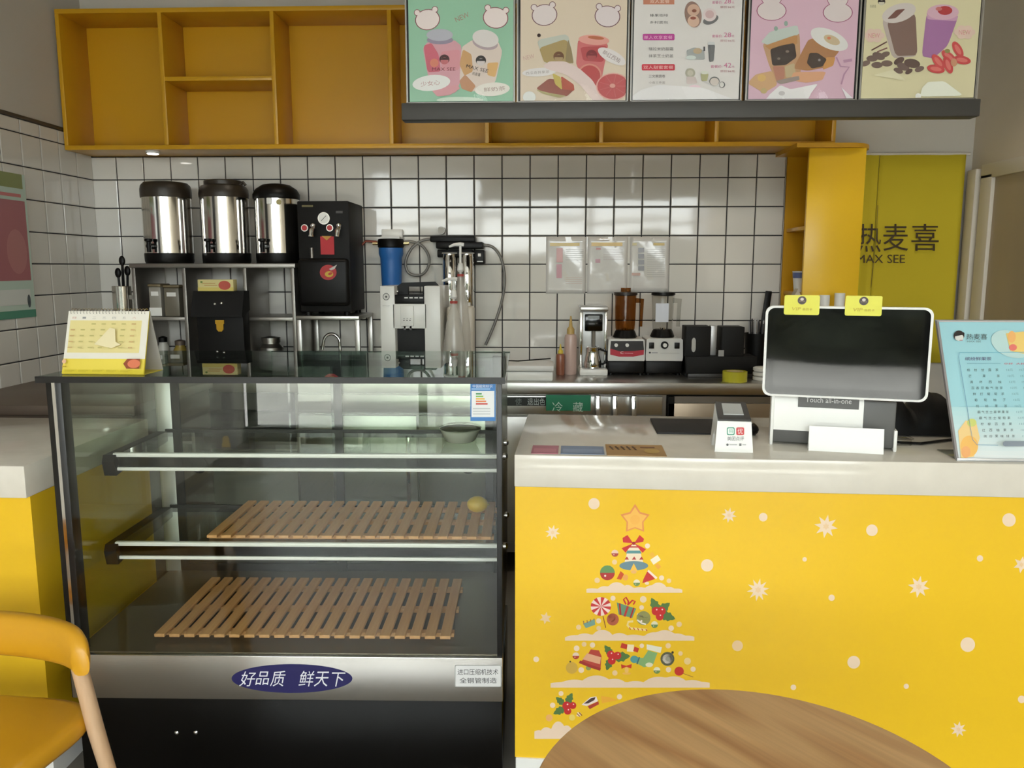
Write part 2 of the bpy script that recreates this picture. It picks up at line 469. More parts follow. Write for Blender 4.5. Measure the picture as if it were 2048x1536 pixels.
cup = thing('paper_cup', 'white paper cup with a blue label on the yellow end shelf', 'cup', (1.295, 4.10, .96 + .40 + .018))
MB().lathe([(.026, 0), (.036, .10), (.038, .103), (.034, .103)], seg=24).obj('cup_body', WHITE, cup)
MB().lathe([(.0335, .068), (.0362, .096)], seg=24, cap=False).obj('label_band', mat('blue_label', (92, 104, 150), rough=.5), cup)

# ---- yellow door curtain with the shop name
CUR = mat('yellow_curtain_cloth', (206, 186, 40), rough=0.85, bump=.15, bscale=220, noise=.2, nscale=6, c2=(196, 176, 36))
ct = thing('door_curtain', 'yellow split door curtain with brown lettering hanging beside the door', 'curtain', (1.86, 4.25, 2.064))
def cpanel(x0, x1, ph):
    b = MB(); b.grid(lambda u, v: (x0 + u * (x1 - x0), .006 * math.sin(u * 9 + ph) * (.3 + .7 * v), -1.06 * v), 20, 8)
    return b.obj('curtain_panel', CUR, ct, solid=.002)
sx = W(1748, 480, 4.25).x - 1.86
cpanel(-.27, sx, .5); cpanel(sx + .003, .281, 1.4)
MB().cyl((-.272, .006, .004), .008, .575, 'x', seg=12).obj('curtain_rod', CASING, ct)
A = Art((0, 4.238, 0)).at(1500, 260, 2.194)
BR = (66, 50, 20)
A.text('热', 474, 412, 575, 536, BR).text('麦', 585, 412, 694, 530, BR).text('喜', 708, 412, 828, 530, BR)
A.text('MAX SEE', 468, 547, 680, 584, BR)
A.line([(560, 330), (556, 430), (545, 560), (530, 692)], 2.4, (110, 96, 20))  # not lettering: shade of the curtain slit drawn as a darker line
A.obj('lettering', ct)

# ------------------------------------------------------------------ stainless back worktop and what is under it
ZT = .96; YW = 3.76
wt = thing('steel_worktop', 'long stainless steel worktop along the tiled back wall', 'worktop', (-.58, YW, 0))
MB().box(-1.80, 2.22, 0, .535, ZT - .058, ZT, b=.006).obj('worktop_slab', STEEL, wt)
STEELF = mat('fridge_door_steel', (196, 196, 192), rough=.3, metal=.85, bump=.04, bscale=50, stretch=(1, 1, 12))
fr = thing('undercounter_fridge', 'stainless steel undercounter fridge with chrome handles below the back worktop', 'fridge', (-1.2, YW + .02, 0))
MB().box(0, 1.80, .03, .50, .10, .895).obj('body', STEELD, fr)
MB().box(.02, 1.78, .01, .03, .80, .89, b=.003).obj('control_panel', STEELF, fr)
for i, (a, b) in enumerate(((.02, .60), (.61, 1.19), (1.20, 1.78))):
    d = MB().box(a, b, 0, .03, .16, .79, b=.004).obj('door', STEELF, fr)
    MB().box(b - .05, b - .03, -.025, 0, .35, .70, b=.004).obj('handle', CHROME, d)
for a in (.05, 1.75):
    for y in (.07, .45): MB().cyl((a, y, 0), .02, .10).obj('leg', BLACK, fr)
p = W(1050, 803, YW + .03)
lg = thing('fridge_control_label', 'black strip label with pale characters left of the green sign', 'label', (p.x, YW + .0275, p.z - .025))
A = Art((0, YW + .0275, 0)).at(980, 740, 8.533)
A.rect(190, 462, 985, 612, (28, 32, 30)).text('退出色', 640, 480, 940, 600, (200, 206, 204))
A.text('使', 430, 480, 540, 600, (120, 128, 126))
A.obj('label_print', lg)
p = W(1137, 811, YW - .03)
sg = thing('cold_storage_sign', 'green sign reading 冷藏 in white hanging under the worktop edge', 'sign', (p.x, YW - .002, ZT - .06))
MB().box(-.106, .106, -.004, 0, -.075, 0).obj('sign_plate', mat('sign_green', (24, 128, 92), rough=.4), sg)
A = Art((0, YW - .0065, 0)).at(980, 740, 8.533)
A.text('冷', 1060, 545, 1240, 715, (200, 226, 214)).text('藏', 1415, 550, 1590, 720, (200, 226, 214))
A.obj('lettering', sg)
# second steel cabinet right of the fridge, with posts
sc_ = thing('steel_base_cabinet', 'stainless base cabinet with bright upright posts under the worktop right half', 'cabinet', (.605, YW + .02, 0))
MB().box(0, .63, .02, .50, .08, .89).obj('body', STEELD, sc_)
for x, w_, mm in ((-.0, .03, BLACKM),):
    MB().box(x, x + w_, 0, .02, .08, .89).obj('gasket', mm, sc_)
MB().box(.0, .62, .0, .02, .08, .86, b=.003).obj('door', mat('warm_steel', (158, 142, 122), rough=.35, metal=.8), sc_)
for px in (1196, 1230, 1268):
    q = W(px, 812, YW)
    tag(MB().box(-.012, .012, -.012, .012, .0, ZT - .062, b=.003).obj('steel_post', CHROME, None, (q.x, YW - .004 + .006, 0)),
        {1196: 'bright steel post beside the green sign under the worktop', 1230: 'middle bright steel post under the worktop front', 1268: 'rightmost bright steel post under the worktop front'}[px], 'post', 'steel posts under the worktop')
# dark steel prep cabinet in the left corner
pc = thing('corner_prep_cabinet', 'dark brownish steel prep cabinet in the left corner behind the side counter', 'cabinet', (-2.385, 2.98, 0))
BRST = mat('brown_steel', (112, 98, 86), rough=.45, metal=.4)
MB().box(0, .80, .02, .74, .08, .93).obj('body', BRST, pc)
MB().box(0, .82, 0, .75, .93, .972, b=.006).obj('top_slab', BRST, pc)
for i in range(2): MB().box(.02 + .39 * i, .40 + .39 * i, 0, .02, .12, .90, b=.004).obj('door', STEELD, pc)
for x in (.05, .75):
    for y in (.07, .68): MB().cyl((x, y, 0), .02, .08).obj('leg', BLACK, pc)

# ------------------------------------------------------------------ steel rack with tea barrels
RX0, RY0 = -2.04, 3.95
ZR = 1.519
rk = thing('steel_shelf_rack', 'stainless two tier shelf rack carrying three tea barrels', 'rack', (RX0, RY0, ZT))
hR = ZR - ZT
RW = .815
MB().box(-.01, RW + .01, -.005, .33, hR - .022, hR, b=.003).obj('top_shelf', STEELD, rk)
MB().box(.02, .255, .0, .32, .275, .293, b=.002).obj('mid_shelf', STEELD, rk)
MB().box(.575, RW - .01, .0, .32, .275, .293, b=.002).obj('mid_shelf', STEELD, rk)
MB().box(.0, RW, .01, .32, .0, .012).obj('bottom_shelf', STEELD, rk)
for x in (.008, .262, .568, .808):
    MB().box(x - .009, x + .009, 0, .32, .012, hR - .022, b=.002).obj('upright', STEELD, rk)

def barrel(px, lab, lid, d=.244, h=.41, tone=STEELB):
    x = W(px, 500, RY0 + .14).x
    t = thing('tea_barrel', lab, 'tea barrel', (x, RY0 + .15, ZR), group='insulated tea barrels on the steel rack')
    r = d / 2
    MB().lathe([(r * .93, .0), (r * .95, .006), (r * .97, .012), (r * .985, .045), (r * .975, .052)], seg=40).obj('base_ring', BLACK, t)
    MB().lathe([(r * .975, .052), (r * .975, h * .80)], seg=48, cap=False).obj('body', tone, t)
    if lid == 0:   prof = [(r * 1.0, h * .80), (r * 1.01, h * .83), (r * 1.01, h * .90), (r * .97, h * .95), (r * .86, h * .985), (r * .5, h), (0, h)]
    elif lid == 1: prof = [(r * 1.0, h * .80), (r * 1.01, h * .84), (r * .98, h * .90), (r * .90, h * .94), (r * .78, h * .955), (r * .78, h), (r * .70, h * 1.012), (0, h * 1.012)]
    else:          prof = [(r * 1.0, h * .78), (r * 1.02, h * .80), (r * 1.02, h * .84), (r * .9, h * .9), (r * .6, h * .955), (r * .3, h * .97), (0, h * .972)]
    lm = mat('brown_black_lid', (48, 40, 30), rough=.4) if lid < 2 else BLACK
    l_ = MB().lathe(prof, seg=40).obj('lid', lm, t)
    if lid == 1: MB().tube([(r * .70, -.02, h * .95), (r * .9, -.02, h * .985), (r * .98, -.02, h * .95)], .008).obj('lid_catch', lm, l_)
    tap = MB().cyl((-.035, -r * .93, .085), .014, -.035, 'y', seg=12).obj('tap', BLACK, t)
    MB().lathe([(.011, 0), (.011, .05), (.02, .055), (.02, .066), (0, .068)], c=(-.035, -r * .93 - .03, .055), seg=12).obj('tap_spout', BLACK, tap)
    return t
barrel(337, 'leftmost tea barrel on the rack, brownish lid with rounded shoulder', 0)
barrel(452, 'middle tea barrel on the rack, stepped brown lid', 1)
b3 = barrel(556, 'rightmost tea barrel on the rack, black domed lid and small white tag', 2, d=.228)
MB().box(-.012, .012, -.119, -.108, .29, .32, b=.003).obj('white_tag', WHITE, b3)
MB().cyl((.045, -.105, .30), .013, -.004, 'y').obj('round_sticker', mat('olive_sticker', (170, 160, 110), rough=.5), b3)

# small storage tubs and jars inside the rack
def tub(px, w, h, z, mm, lab, y=.05, fill=None):
    x = W(px, 600, RY0 + y).x
    t = thing('storage_tub', lab, 'storage tub', (x, RY0 + y + .04, z))
    MB().box(-w / 2, w / 2, -.05, .05, 0, h, b=.006).obj('tub_body', mm, t)
    MB().box(-w / 2 - .003, w / 2 + .003, -.053, .053, h, h + .014, b=.004).obj('lid', mat('tan_lid', (120, 106, 78), rough=.5), t)
    if fill: MB().box(-w / 2 - .0006, w / 2 + .0006, -.0512, -.0500, .004, h * .3).obj('contents', fill, t)
    MB().box(-w * .3, w * .3, -.0512, -.050, h * .70, h * .84).obj('label_sticker', WHITE, t)
    return t
ZM = ZT + .293
tub(312, .062, .150, ZM, mat('frosted_tub', (150, 146, 136), rough=.3), 'narrow pale storage tub with white filling on the rack shelf', fill=WHITE)
tub(345, .078, .145, ZM, mat('grey_tub', (112, 106, 92), rough=.35), 'wider greyish storage tub beside the narrow one on the rack')
def jar(px, y, z, r, h, mm, lid, lab):
    x = W(px, 680, RY0 + y).x
    t = thing('jar', lab, 'jar', (x, RY0 + y, z))
    MB().lathe([(r * .9, 0), (r, .006), (r, h * .7), (r * .7, h * .82), (r * .7, h * .86)], seg=24).obj('jar_body', mm, t)
    MB().lathe([(r * .76, h * .86), (r * .78, h), (r * .2, h * 1.04), (0, h * 1.04)], seg=24).obj('lid', lid, t)
ZB = ZT + .012
jar(326, .10, ZB, .028, .17, mat('jar_white', (200, 198, 190), rough=.3), BLACK, 'small white jar with black lid on the rack bottom left')
jar(360, .08, ZB, .034, .155, mat('honey_jar', (150, 128, 54), rough=.25), BRST, 'amber honey jar on the rack bottom left')
jar(542, .12, ZB, .062, .17, STEEL, STEEL, 'dull steel shaker jar with narrow neck at the rack bottom right')

# black bin with sloped lid and brass badge, standing in front of the rack
bx = W(440, 640, 3.86).x
bn = thing('black_bin', 'black box with sloped lid and brass badge in front of the rack', 'bin', (bx, 3.86, ZT))
MB().box(-.115, .115, 0, .085, 0, .33, b=.004).obj('bin_body', BLACKM, bn)
MB().prism([(-.02, .30), (-.02, .315), (.02, .425), (.088, .425), (.088, .33), (.0, .30)], -.135, .118, 'x').obj('sloped_lid', BLACKM, bn)
MB().prism([(-.022, .0), (-.022, -.018), (-.017, -.020), (-.017, -.045), (-.008, -.056), (.008, -.056), (.017, -.045), (.017, -.020), (.022, -.018), (.022, 0)], -.006, 0, 'y').obj('brass_badge', mat('brass', (206, 160, 48), rough=.35, metal=.6), bn, (0, -.0005, .285))
MB().sphere((-.02, -.002, .362), .008).sphere((.012, .0, .366), .008).obj('lock_stud', CHROME, bn)
sb = thing('tea_box', 'small cream carton with a red oval lying on the black bin', 'carton', (W(435, 570, 3.9).x, 3.895, ZT + .425))
MB().box(-.088, .088, -.02, .03, 0, .056, b=.002).obj('carton', mat('cream_card', (226, 214, 150), rough=.6), sb)
A = Art((-.0, -.0203, 0), metres=True)
A.rect(-.088, .0, .088, .018, (222, 204, 112)).ell(.045, .028, .03, .022, (204, 92, 76)).rect(-.065, .036, .0, .039, (206, 150, 90)).rect(-.055, .026, .01, .029, (206, 150, 90)).ell(-.068, .044, .006, .005, (120, 140, 70))
A.obj('print', sb, local=True)

# utensil canister hooked on the rack's left side
uc = thing('utensil_canister', 'steel canister of black ladles hooked on the rack left side', 'canister', (-2.118, RY0 + .04, 1.22))
MB().lathe([(.042, 0), (.045, .004), (.045, .185), (.043, .187)], seg=28).obj('canister', STEELB, uc)
MB().box(.04, .079, -.012, .012, .12, .14).obj('hook', STEELD, uc)
for k, (dx, dy, hh) in enumerate(((.012, .0, .30), (.028, .015, .25), (-.018, .01, .24))):
    u = MB().tube([(dx * .4, dy, .02), (dx, dy, hh)], .006, seg=8).obj('ladle_handle', BLACK, uc)
    MB().sphere((dx, dy, hh + .012), .02, s=(.8, .5, 1.3)).obj('ladle_bowl', BLACK, u)
# soup ladle bag, brownish card beside the canister
tag(MB().box(-.022, .022, -.004, .004, 0, .13, b=.001).obj('wooden_tongs', mat('tong_wood', (176, 142, 84), rough=.6), None, (-2.19, RY0 + .10, ZT)),
    'pale wooden tongs standing behind the desk calendar', 'tongs')

# ------------------------------------------------------------------ black boiler on its steel stand
BX0 = W(597, 500, 3.95).x; BX1 = W(700, 500, 3.95).x; BWd = BX1 - BX0
ZS = 1.262
st = thing('boiler_stand', 'small stainless stand carrying the black water boiler over a sink', 'stand', (BX0 - .02, 3.93, ZT))
hS = ZS - ZT
MB().box(0, BWd + .06, 0, .33, hS - .02, hS, b=.003).obj('stand_top', STEEL, st)
for x in (.012, BWd + .048):
    for y in (.015, .315): MB().box(x - .012, x + .012, y - .012, y + .012, 0, hS - .02, b=.002).obj('leg', STEEL, st)
bo = thing('water_boiler', 'tall black water boiler with pressure gauge and two red buttons', 'boiler', (BX0, 3.95, ZS))
zt = W(650, 402, 3.95).z - ZS
zz = lambda py: W(650, py, 3.95).z - ZS
xx = lambda px: W(px, 500, 3.95).x - BX0
for x in (.03, BWd - .03):
    for y in (.03, .27): MB().cyl((x, y, 0), .016, .018).obj('foot', BLACK, bo)
MB().box(0, BWd, 0, .30, .018, zt, b=.006).obj('boiler_body', BLACKM, bo)
MB().box(xx(597), xx(699), -.035, 0, .05, zz(517), b=.02, seg=3).obj('lower_front', BLACK, bo)
g = MB().cyl((xx(651), 0, zz(437)), .0295, -.014, 'y', seg=28).obj('gauge', CHROME, bo)
MB().cyl((xx(651), -.0142, zz(437)), .026, -.001, 'y', seg=28).obj('gauge_dial', WHITE, g)
MB().box(-.001, .001, -.0165, -.0155, -.018, .018).obj('gauge_needle', BLACK, g, (xx(651), 0, zz(437)), (0, R(45), 0))
RED = mat('red_button', (190, 34, 40), rough=.35)
for px in (612, 662):
    b_ = MB().cyl((xx(px), 0, zz(456)), .0175, -.012, 'y').obj('button_ring', CHROME, bo)
    MB().cyl((xx(px), -.012, zz(456)), .013, -.004, 'y').obj('button', RED, b_)
for px in (631, 682):
    b_ = MB().tube([(xx(px), 0, zz(456)), (xx(px), -.03, zz(456)), (xx(px) - .003, -.045, zz(462)), (xx(px) - .006, -.048, zz(474))], .0115, seg=12).obj('tap', CHROME, bo)
    MB().sphere((xx(px), -.03, zz(452)), .013).obj('tap_knob', CHROME, b_)
MB().box(xx(642), xx(669), -.006, -.001, zz(509), zz(473)).obj('red_card', mat('red_card', (196, 36, 46), rough=.5), bo)
MB().prism([(xx(645), zz(472)), (xx(665), zz(472)), (xx(655), zz(481))], -.008, -.0065, 'y').obj('card_flap', mat('card_gold', (206, 150, 60), rough=.5), bo)
MB().cyl((xx(624), -.004, zz(516)), .009, .05, 'z', seg=12).obj('sight_tube', STEELD, bo)
A = Art((0, 3.9135, 0)).at(240, 340, 4.042)
A.ell(1683, 828, 68, 62, (186, 44, 48)).ell(1690, 842, 34, 24, (214, 178, 60)).ell(1700, 838, 18, 10, (190, 60, 40), rot=-20).poly([(1690, 800), (1755, 765), (1735, 800), (1705, 812)], (214, 206, 200))
A.obj('round_logo', bo)
A = Art((0, 3.9485, 0)).at(240, 340, 4.042)
A.rect(1470, 283, 1560, 300, (92, 84, 40)).rect(1745, 330, 1800, 350, (60, 58, 56))
A.obj('maker_plate', bo)
# tap over the sink
fc = thing('sink_faucet', 'curved chrome faucet under the boiler stand', 'faucet', (W(680, 690, 4.12).x, 4.12, ZT))
pts = [(0, 0, 0), (0, 0, .13)] + [(-.043 + .043 * math.cos(R(a)), 0, .15 + .043 * math.sin(R(a)) * 1.1) for a in range(0, 181, 20)] + [(-.094, -.0, .115)]
MB().tube(pts, .0085, seg=12).obj('spout', CHROME, fc)
MB().cyl((0, 0, 0), .02, .03).obj('faucet_base', CHROME, fc)

# ------------------------------------------------------------------ water filter, pump board and hoses on the wall
WF = 4.22
p = W(782, 500, WF)
wfil = thing('water_filter', 'blue canister water filter with black cap on the tiled wall', 'water filter', (p.x, WF, 0))
z = lambda py: W(782, py, WF).z
MB().box(-.055, .055, .035, .07, z(478), z(458), b=.004).box(-.05, .05, -.02, .05, z(479), z(473), b=.002).obj('wall_bracket', WHITE, wfil)
MB().lathe([(.062, z(496)), (.068, z(494)), (.068, z(481)), (.064, z(478)), (.0, z(478))], seg=32).obj('black_cap', BLACK, wfil)
BLUE = mat('filter_blue', (44, 108, 182), rough=.4)
MB().lathe([(.0, z(578)), (.050, z(577)), (.052, z(570)), (.056, z(525)), (.0565, z(516)), (.064, z(508)), (.064, z(496))], seg=32).obj('canister', BLUE, wfil)
BRASS = mat('brass_fitting', (208, 186, 140), rough=.25, metal=1)
for s in (-1, 1): MB().cyl((s * .066, 0, z(487)), .0085, s * .03, 'x', seg=12).obj('fitting', BRASS, wfil)
HOSE = mat('braided_hose', (128, 126, 122), rough=.4, metal=.6, bump=.6, bscale=400)
def hose(pts_px, Y, r, name, lab):
    pts = [W(a, b, Y) for a, b in pts_px]
    # smooth with Catmull-Rom
    out = []
    for i in range(len(pts) - 1):
        p0 = pts[max(i - 1, 0)]; p1 = pts[i]; p2 = pts[i + 1]; p3 = pts[min(i + 2, len(pts) - 1)]
        for k in range(5):
            t = k / 5.0
            out.append(.5 * ((2 * p1) + (p2 - p0) * t + (2 * p0 - 5 * p1 + 4 * p2 - p3) * t * t + (3 * p1 - p0 - 3 * p2 + p3) * t ** 3))
    out.append(pts[-1]); o0 = out[0].copy()
    return tag(MB().tube([q - o0 for q in out], r, seg=10).obj(name, HOSE, None, o0), lab, 'hose')
hose([(860, 478), (842, 482), (824, 496), (812, 520), (814, 541), (826, 550), (844, 549), (856, 535), (858, 515), (850, 498), (838, 488), (820, 483), (808, 484)], 4.225, .0075, 'braided_hose', 'looped grey braided hose beside the blue water filter')
hose([(968, 490), (985, 494), (1000, 512), (1008, 540), (1009, 570), (1003, 605), (992, 640), (980, 670), (971, 690)], 4.225, .0075, 'braided_hose', 'long grey hose curving down the tiles right of the pump')
tag(MB().tube([Vector((0, 0, 0)), W(738, 484, 4.225) - W(730, 492, 4.225) + Vector((0, 0, .0)), W(760, 486, 4.225) - W(730, 492, 4.225)], .007).obj('copper_pipe', mat('copper_pipe', (150, 80, 66), rough=.3, metal=.7), None, W(724, 490, 4.225)), 'short reddish pipe between the boiler and blue filter', 'pipe')
p = W(925, 490, 4.2)
pb = thing('pump_board', 'black plastic pump unit with gauge and wall plug fixed on the tiles', 'pump', (p.x, 4.2, p.z))
q = lambda px, py: W(px, py, 4.2) - p
def pbx(x0, x1, y0, y1, ya, yb, nm, mm=BLACK, b=.006):
    a = q(x0, y1); c = q(x1, y0); MB().box(a.x, c.x, ya, yb, a.z, c.z, b=b).obj(nm, mm, pb)
pbx(860, 950, 472, 484, .0, .09, 'pump_head'); pbx(872, 966, 484, 497, -.01, .09, 'pump_body'); pbx(874, 945, 499, 515, .01, .09, 'pump_foot')
pbx(948, 969, 500, 528, -.005, .085, 'plug_box'); pbx(956, 962, 507, 513, -.008, -.004, 'plug_lamp', WHITE, .001); pbx(954, 966, 522, 524, -.0065, -.0045, 'plug_mark', WHITE, .0005)
a = q(880, 460); MB().cyl((a.x, .089, a.z), .02, -.049, 'y').obj('gauge', STEELD, pb); MB().cyl((a.x, .039, a.z), .017, -.001, 'y').obj('gauge_dial', mat('dull_dial', (176, 174, 166), rough=.6), pb)
a = q(957, 478)

# ---- white syrup dispenser
FY = 3.92
fx0 = W(761, 640, FY).x; fx1 = W(881, 640, FY).x; fw = fx1 - fx0
fz = lambda py: W(820, py, FY).z - ZT
fX = lambda px: W(px, 640, FY).x - fx0
fd = thing('syrup_dispenser', 'white countertop syrup dispenser with black recess and black top handle', 'dispenser', (fx0, FY, ZT))
ft = fz(572)
MB().box(0, fX(790), 0, .30, .012, ft, b=.004).box(fX(849), fw, 0, .30, .012, ft, b=.004).box(fX(786), fX(853), .02, .30, fz(658), fz(608), b=.003).box(fX(786), fX(853), 0, .10, fz(657), fz(608), b=.002).obj('housing', WHITE, fd)
MB().box(fX(789), fX(850), .06, .30, .012, fz(657)).obj('recess', BLACK, fd)
MB().box(fX(788), fX(851), .01, .30, fz(608), fz(590), b=.002).obj('control_strip', BLACK, fd)
for k in range(4): MB().box(fX(809 + k * 10), fX(816 + k * 10), .007, .01, fz(597), fz(594.5)).obj('indicator', WHITE, fd)
MB().prism([(fX(788), fz(590)), (fX(788), fz(574)), (fX(800), fz(566)), (fX(866), fz(564)), (fX(873), fz(572)), (fX(850), fz(572)), (fX(850), fz(590)), (fX(842), fz(590)), (fX(842), fz(574)), (fX(812), fz(574)), (fX(812), fz(590))], .08, .11, 'y').obj('top_handle', BLACK, fd)
MB().sphere((fX(795), .01, fz(583)), .007).obj('lamp_stud', CHROME, fd)
MB().box(fX(802), fX(828), -.012, 0, fz(652), fz(611), b=.003).obj('front_box', WHITE, fd)
MB().box(fX(807), fX(811), .0, .012, fz(660), fz(652)).box(fX(819), fX(823), .0, .012, fz(660), fz(652)).obj('nozzle', GREYP, fd)
A = Art((0, FY - .0003, 0)).at(700, 460, 5.906)
A.ell(427, 788, 40, 42, (70, 72, 72)).ell(427, 788, 33, 35, (226, 226, 222)).ell(427, 788, 12, 13, (60, 62, 62)).rect(385, 888, 470, 893, (200, 200, 198)).rect(385, 905, 465, 909, (205, 205, 203))
A.obj('logo_ring', fd)
A = Art((0, FY - .0124, 0)).at(700, 460, 5.906)
for k in range(3): A.rect(628 + k * 36, 1062, 646 + k * 36, 1070, (70, 70, 70)); A.rect(628 + k * 40, 1042, 650 + k * 36, 1047, (130, 130, 130))
A.obj('button_print', fd)
for x in (.03, fw - .03):
    for y in (.03, .27): MB().cyl((x, y, 0), .014, .013).obj('foot', BLACK, fd)

# ---- steel filter cylinders behind, and two pump bottles
cyl = thing('steel_cylinder', 'left polished steel cylinder hanging under the black pump', 'cylinder', (W(900, 560, 4.17).x, 4.171, W(900, 614, 4.17).z), group='polished steel cylinders')
hc = W(900, 508, 4.17).z - W(900, 614, 4.17).z
MB().lathe([(.036, 0), (.038, .006), (.038, hc - .02), (.034, hc - .012), (.034, hc)], seg=28).obj('body', CHROME, cyl)
MB().box(-.04, .04, -.014, .014, hc, hc + .008, b=.003).obj('cross_bar', STEELD, cyl)
c2 = copy_tree(cyl); c2.location.x = W(934, 560, 4.17).x; c2['label'] = 'right polished steel cylinder hanging under the black pump'
wj = thing('syrup_jug', 'pale plastic syrup jug standing behind the two pump bottles', 'jug', (W(922, 650, 4.1).x, 4.05, ZT))
hj = W(922, 612, 4.1).z - ZT
MB().box(-.068, .068, 0, .11, 0, hj, b=.014, seg=3).obj('jug_body', mat('milky_jug', (214, 206, 192), rough=.35), wj)
MB().cyl((.03, .055, hj), .02, .018).obj('screw_cap', WHITE, wj)
BOT = mat('bottle_plastic', (222, 218, 210), rough=.12, alpha=.42)
def pump_bottle(px, Y, base_r, ybody, ytop, lab, liquid, lv, head=-1):
    x = W(px, 650, Y).x; t = thing('pump_bottle', lab, 'pump bottle', (x, Y, ZT))
    zb = W(px, ybody, Y).z - ZT; zt_ = W(px, ytop, Y).z - ZT
    MB().lathe([(base_r, 0), (base_r * 1.04, .01), (base_r * .95, zb * .45), (base_r * .78, zb * .62), (base_r * .72, zb * .72), (base_r * .45, zb * .88), (base_r * .30, zb * .94), (base_r * .30, zb)], seg=28, cap=False).obj('bottle', BOT, t)
    MB().lathe([(0, .003), (base_r * .93, .004), (base_r * .93, .012), (base_r * .90, lv), (0, lv)], seg=24).obj('syrup', liquid, t)
    MB().lathe([(base_r * .34, zb - .002), (base_r * .34, zb + .009), (base_r * .2, zb + .01)], seg=20).obj('red_collar', mat('red_collar', (176, 70, 64), rough=.5), t)
    n = MB().tube([(0, 0, .03), (0, 0, zt_ - .012)], .006, seg=10).obj('pump_stem', WHITE, t)
    MB().lathe([(.012, zb + .02), (.017, zb + .03), (.012, zb + .06), (.006, zb + .065)], seg=16).obj('pump_collar', WHITE, n)
    MB().tube([(.018, 0, zt_ - .006), (0, 0, zt_ - .004), (head * .03, 0, zt_ - .006), (head * .055, 0, zt_ - .016)], [.009, .010, .008, .005], seg=10).obj('pump_head', WHITE, n)
pump_bottle(908, 3.86, .055, 606, 556, 'front clear pump bottle with red collar beside the syrup dispenser', CLEAR, .10)
pump_bottle(922, 3.97, .05, 552, 487, 'taller clear pump bottle standing behind the front one', mat('amber_syrup', (176, 110, 50), rough=.15), .05)

# ---- laminated recipe sheets on the tiles
def sheet(x0, x1, y0, y1, lab, fn):
    p = W((x0 + x1) / 2, y1, 4.285); a = W(x0, y1, 4.285); c = W(x1, y0, 4.285)
    t = thing('recipe_sheet', lab, 'paper sheet', (p.x, 4.288, p.z), group='laminated recipe sheets on the tiles')
    w = (c.x - a.x) / 2; h = c.z - a.z
    FILM = mat('laminated_paper', (222, 220, 216), rough=.12, bump=.9, bscale=12, coat=.6)
    b = MB(); b.grid(lambda u, v: (-w + 2 * w * u, -.002 * math.sin(u * 7 + v * 4) * math.sin(v * 5), h * v), 10, 12)
    b.obj('laminated_paper', FILM, t, solid=.0012)
    A = Art((0, 4.2845, 0), rough=.2).at(1080, 460, 7.585); fn(A); A.obj('print', t)
GOLD = (206, 178, 90)
def s1(A):
    A.rect(150, 195, 600, 245, GOLD).rect(250, 275, 345, 490, (204, 150, 146)).rect(250, 520, 330, 730, (196, 140, 150))
    for k in range(6): A.rect(390, 290 + k * 32, 660, 297 + k * 32, (186, 184, 180))
    for k in range(4): A.rect(390, 720 + k * 30, 640, 727 + k * 30, (208, 186, 176))
def s2(A):
    A.rect(780, 190, 1250, 245, (218, 182, 92)).rect(850, 270, 920, 300, (196, 130, 126)).rect(840, 440, 915, 500, (188, 140, 150))
    for k in range(7): A.rect(960, 290 + k * 26, 1260, 296 + k * 26, (196, 186, 184))
def s3(A):
    A.rect(1400, 195, 1470, 235, (200, 186, 130)).rect(1720, 195, 1890, 235, GOLD)
    for k in range(4): A.rect(1490, 270 + k * 92, 1580, 340 + k * 92, (150, 150, 156))
    for k in range(14): A.rect(1620, 290 + k * 32, 1890, 296 + k * 32, (190, 188, 184))
    A.rect(1390, 650, 1520, 690, (206, 172, 160))
sheet(1091, 1171, 474, 587, 'left laminated recipe sheet with a red column on the tiles', s1)
sheet(1173, 1255, 474, 587, 'middle laminated recipe sheet, its lower half blank', s2)
sheet(1257, 1338, 474, 584, 'right laminated recipe sheet with a column of four small pictures', s3)

# ------------------------------------------------------------------ worktop appliances, right half
p = WZ(1050, 757, ZT)
wb = thing('white_tray_box', 'flat white box at the worktop edge behind the glass case', 'box', (W(1035, 740, 3.82).x, 3.80, ZT))
MB().box(-.16, .17, 0, .20, 0, .045, b=.006).obj('tray_body', WHITE, wb)
MB().box(-.165, .175, -.004, .204, .047, .075, b=.006).obj('tray_lid', mat('white_lid', (228, 228, 226), rough=.4), wb)
MB().tube([(-.14, .1, .09), (.0, .1, .085), (.16, .08, .10)], .003).obj('wire', BLACK, wb)

def squeeze(px, Y, r, ytop, mm, cap, lab):
    x = W(px, 700, Y).x; h = W(px, ytop, Y).z - ZT
    t = thing('squeeze_bottle', lab, 'bottle', (x, Y, ZT))
    MB().lathe([(r * .9, 0), (r, .006), (r, h * .62), (r * .85, h * .68), (r * .5, h * .70)], seg=24).obj('bottle', mm, t)
    MB().lathe([(r * .6, h * .69), (r * .6, h * .78), (r * .3, h * .82), (r * .12, h), (0, h)], seg=20).obj('cap', cap, t)
squeeze(1121, 4.03, .022, 688, mat('brown_sauce', (146, 92, 70), rough=.3), mat('yellow_cap', (214, 190, 70), rough=.4), 'short brown sauce bottle with yellow cap beside the milk frother')
squeeze(1141, 4.06, .032, 632, mat('pink_bottle', (196, 170, 160), rough=.3), mat('tan_cap', (190, 160, 96), rough=.4), 'taller pinkish squeeze bottle with tan nozzle beside the milk frother')

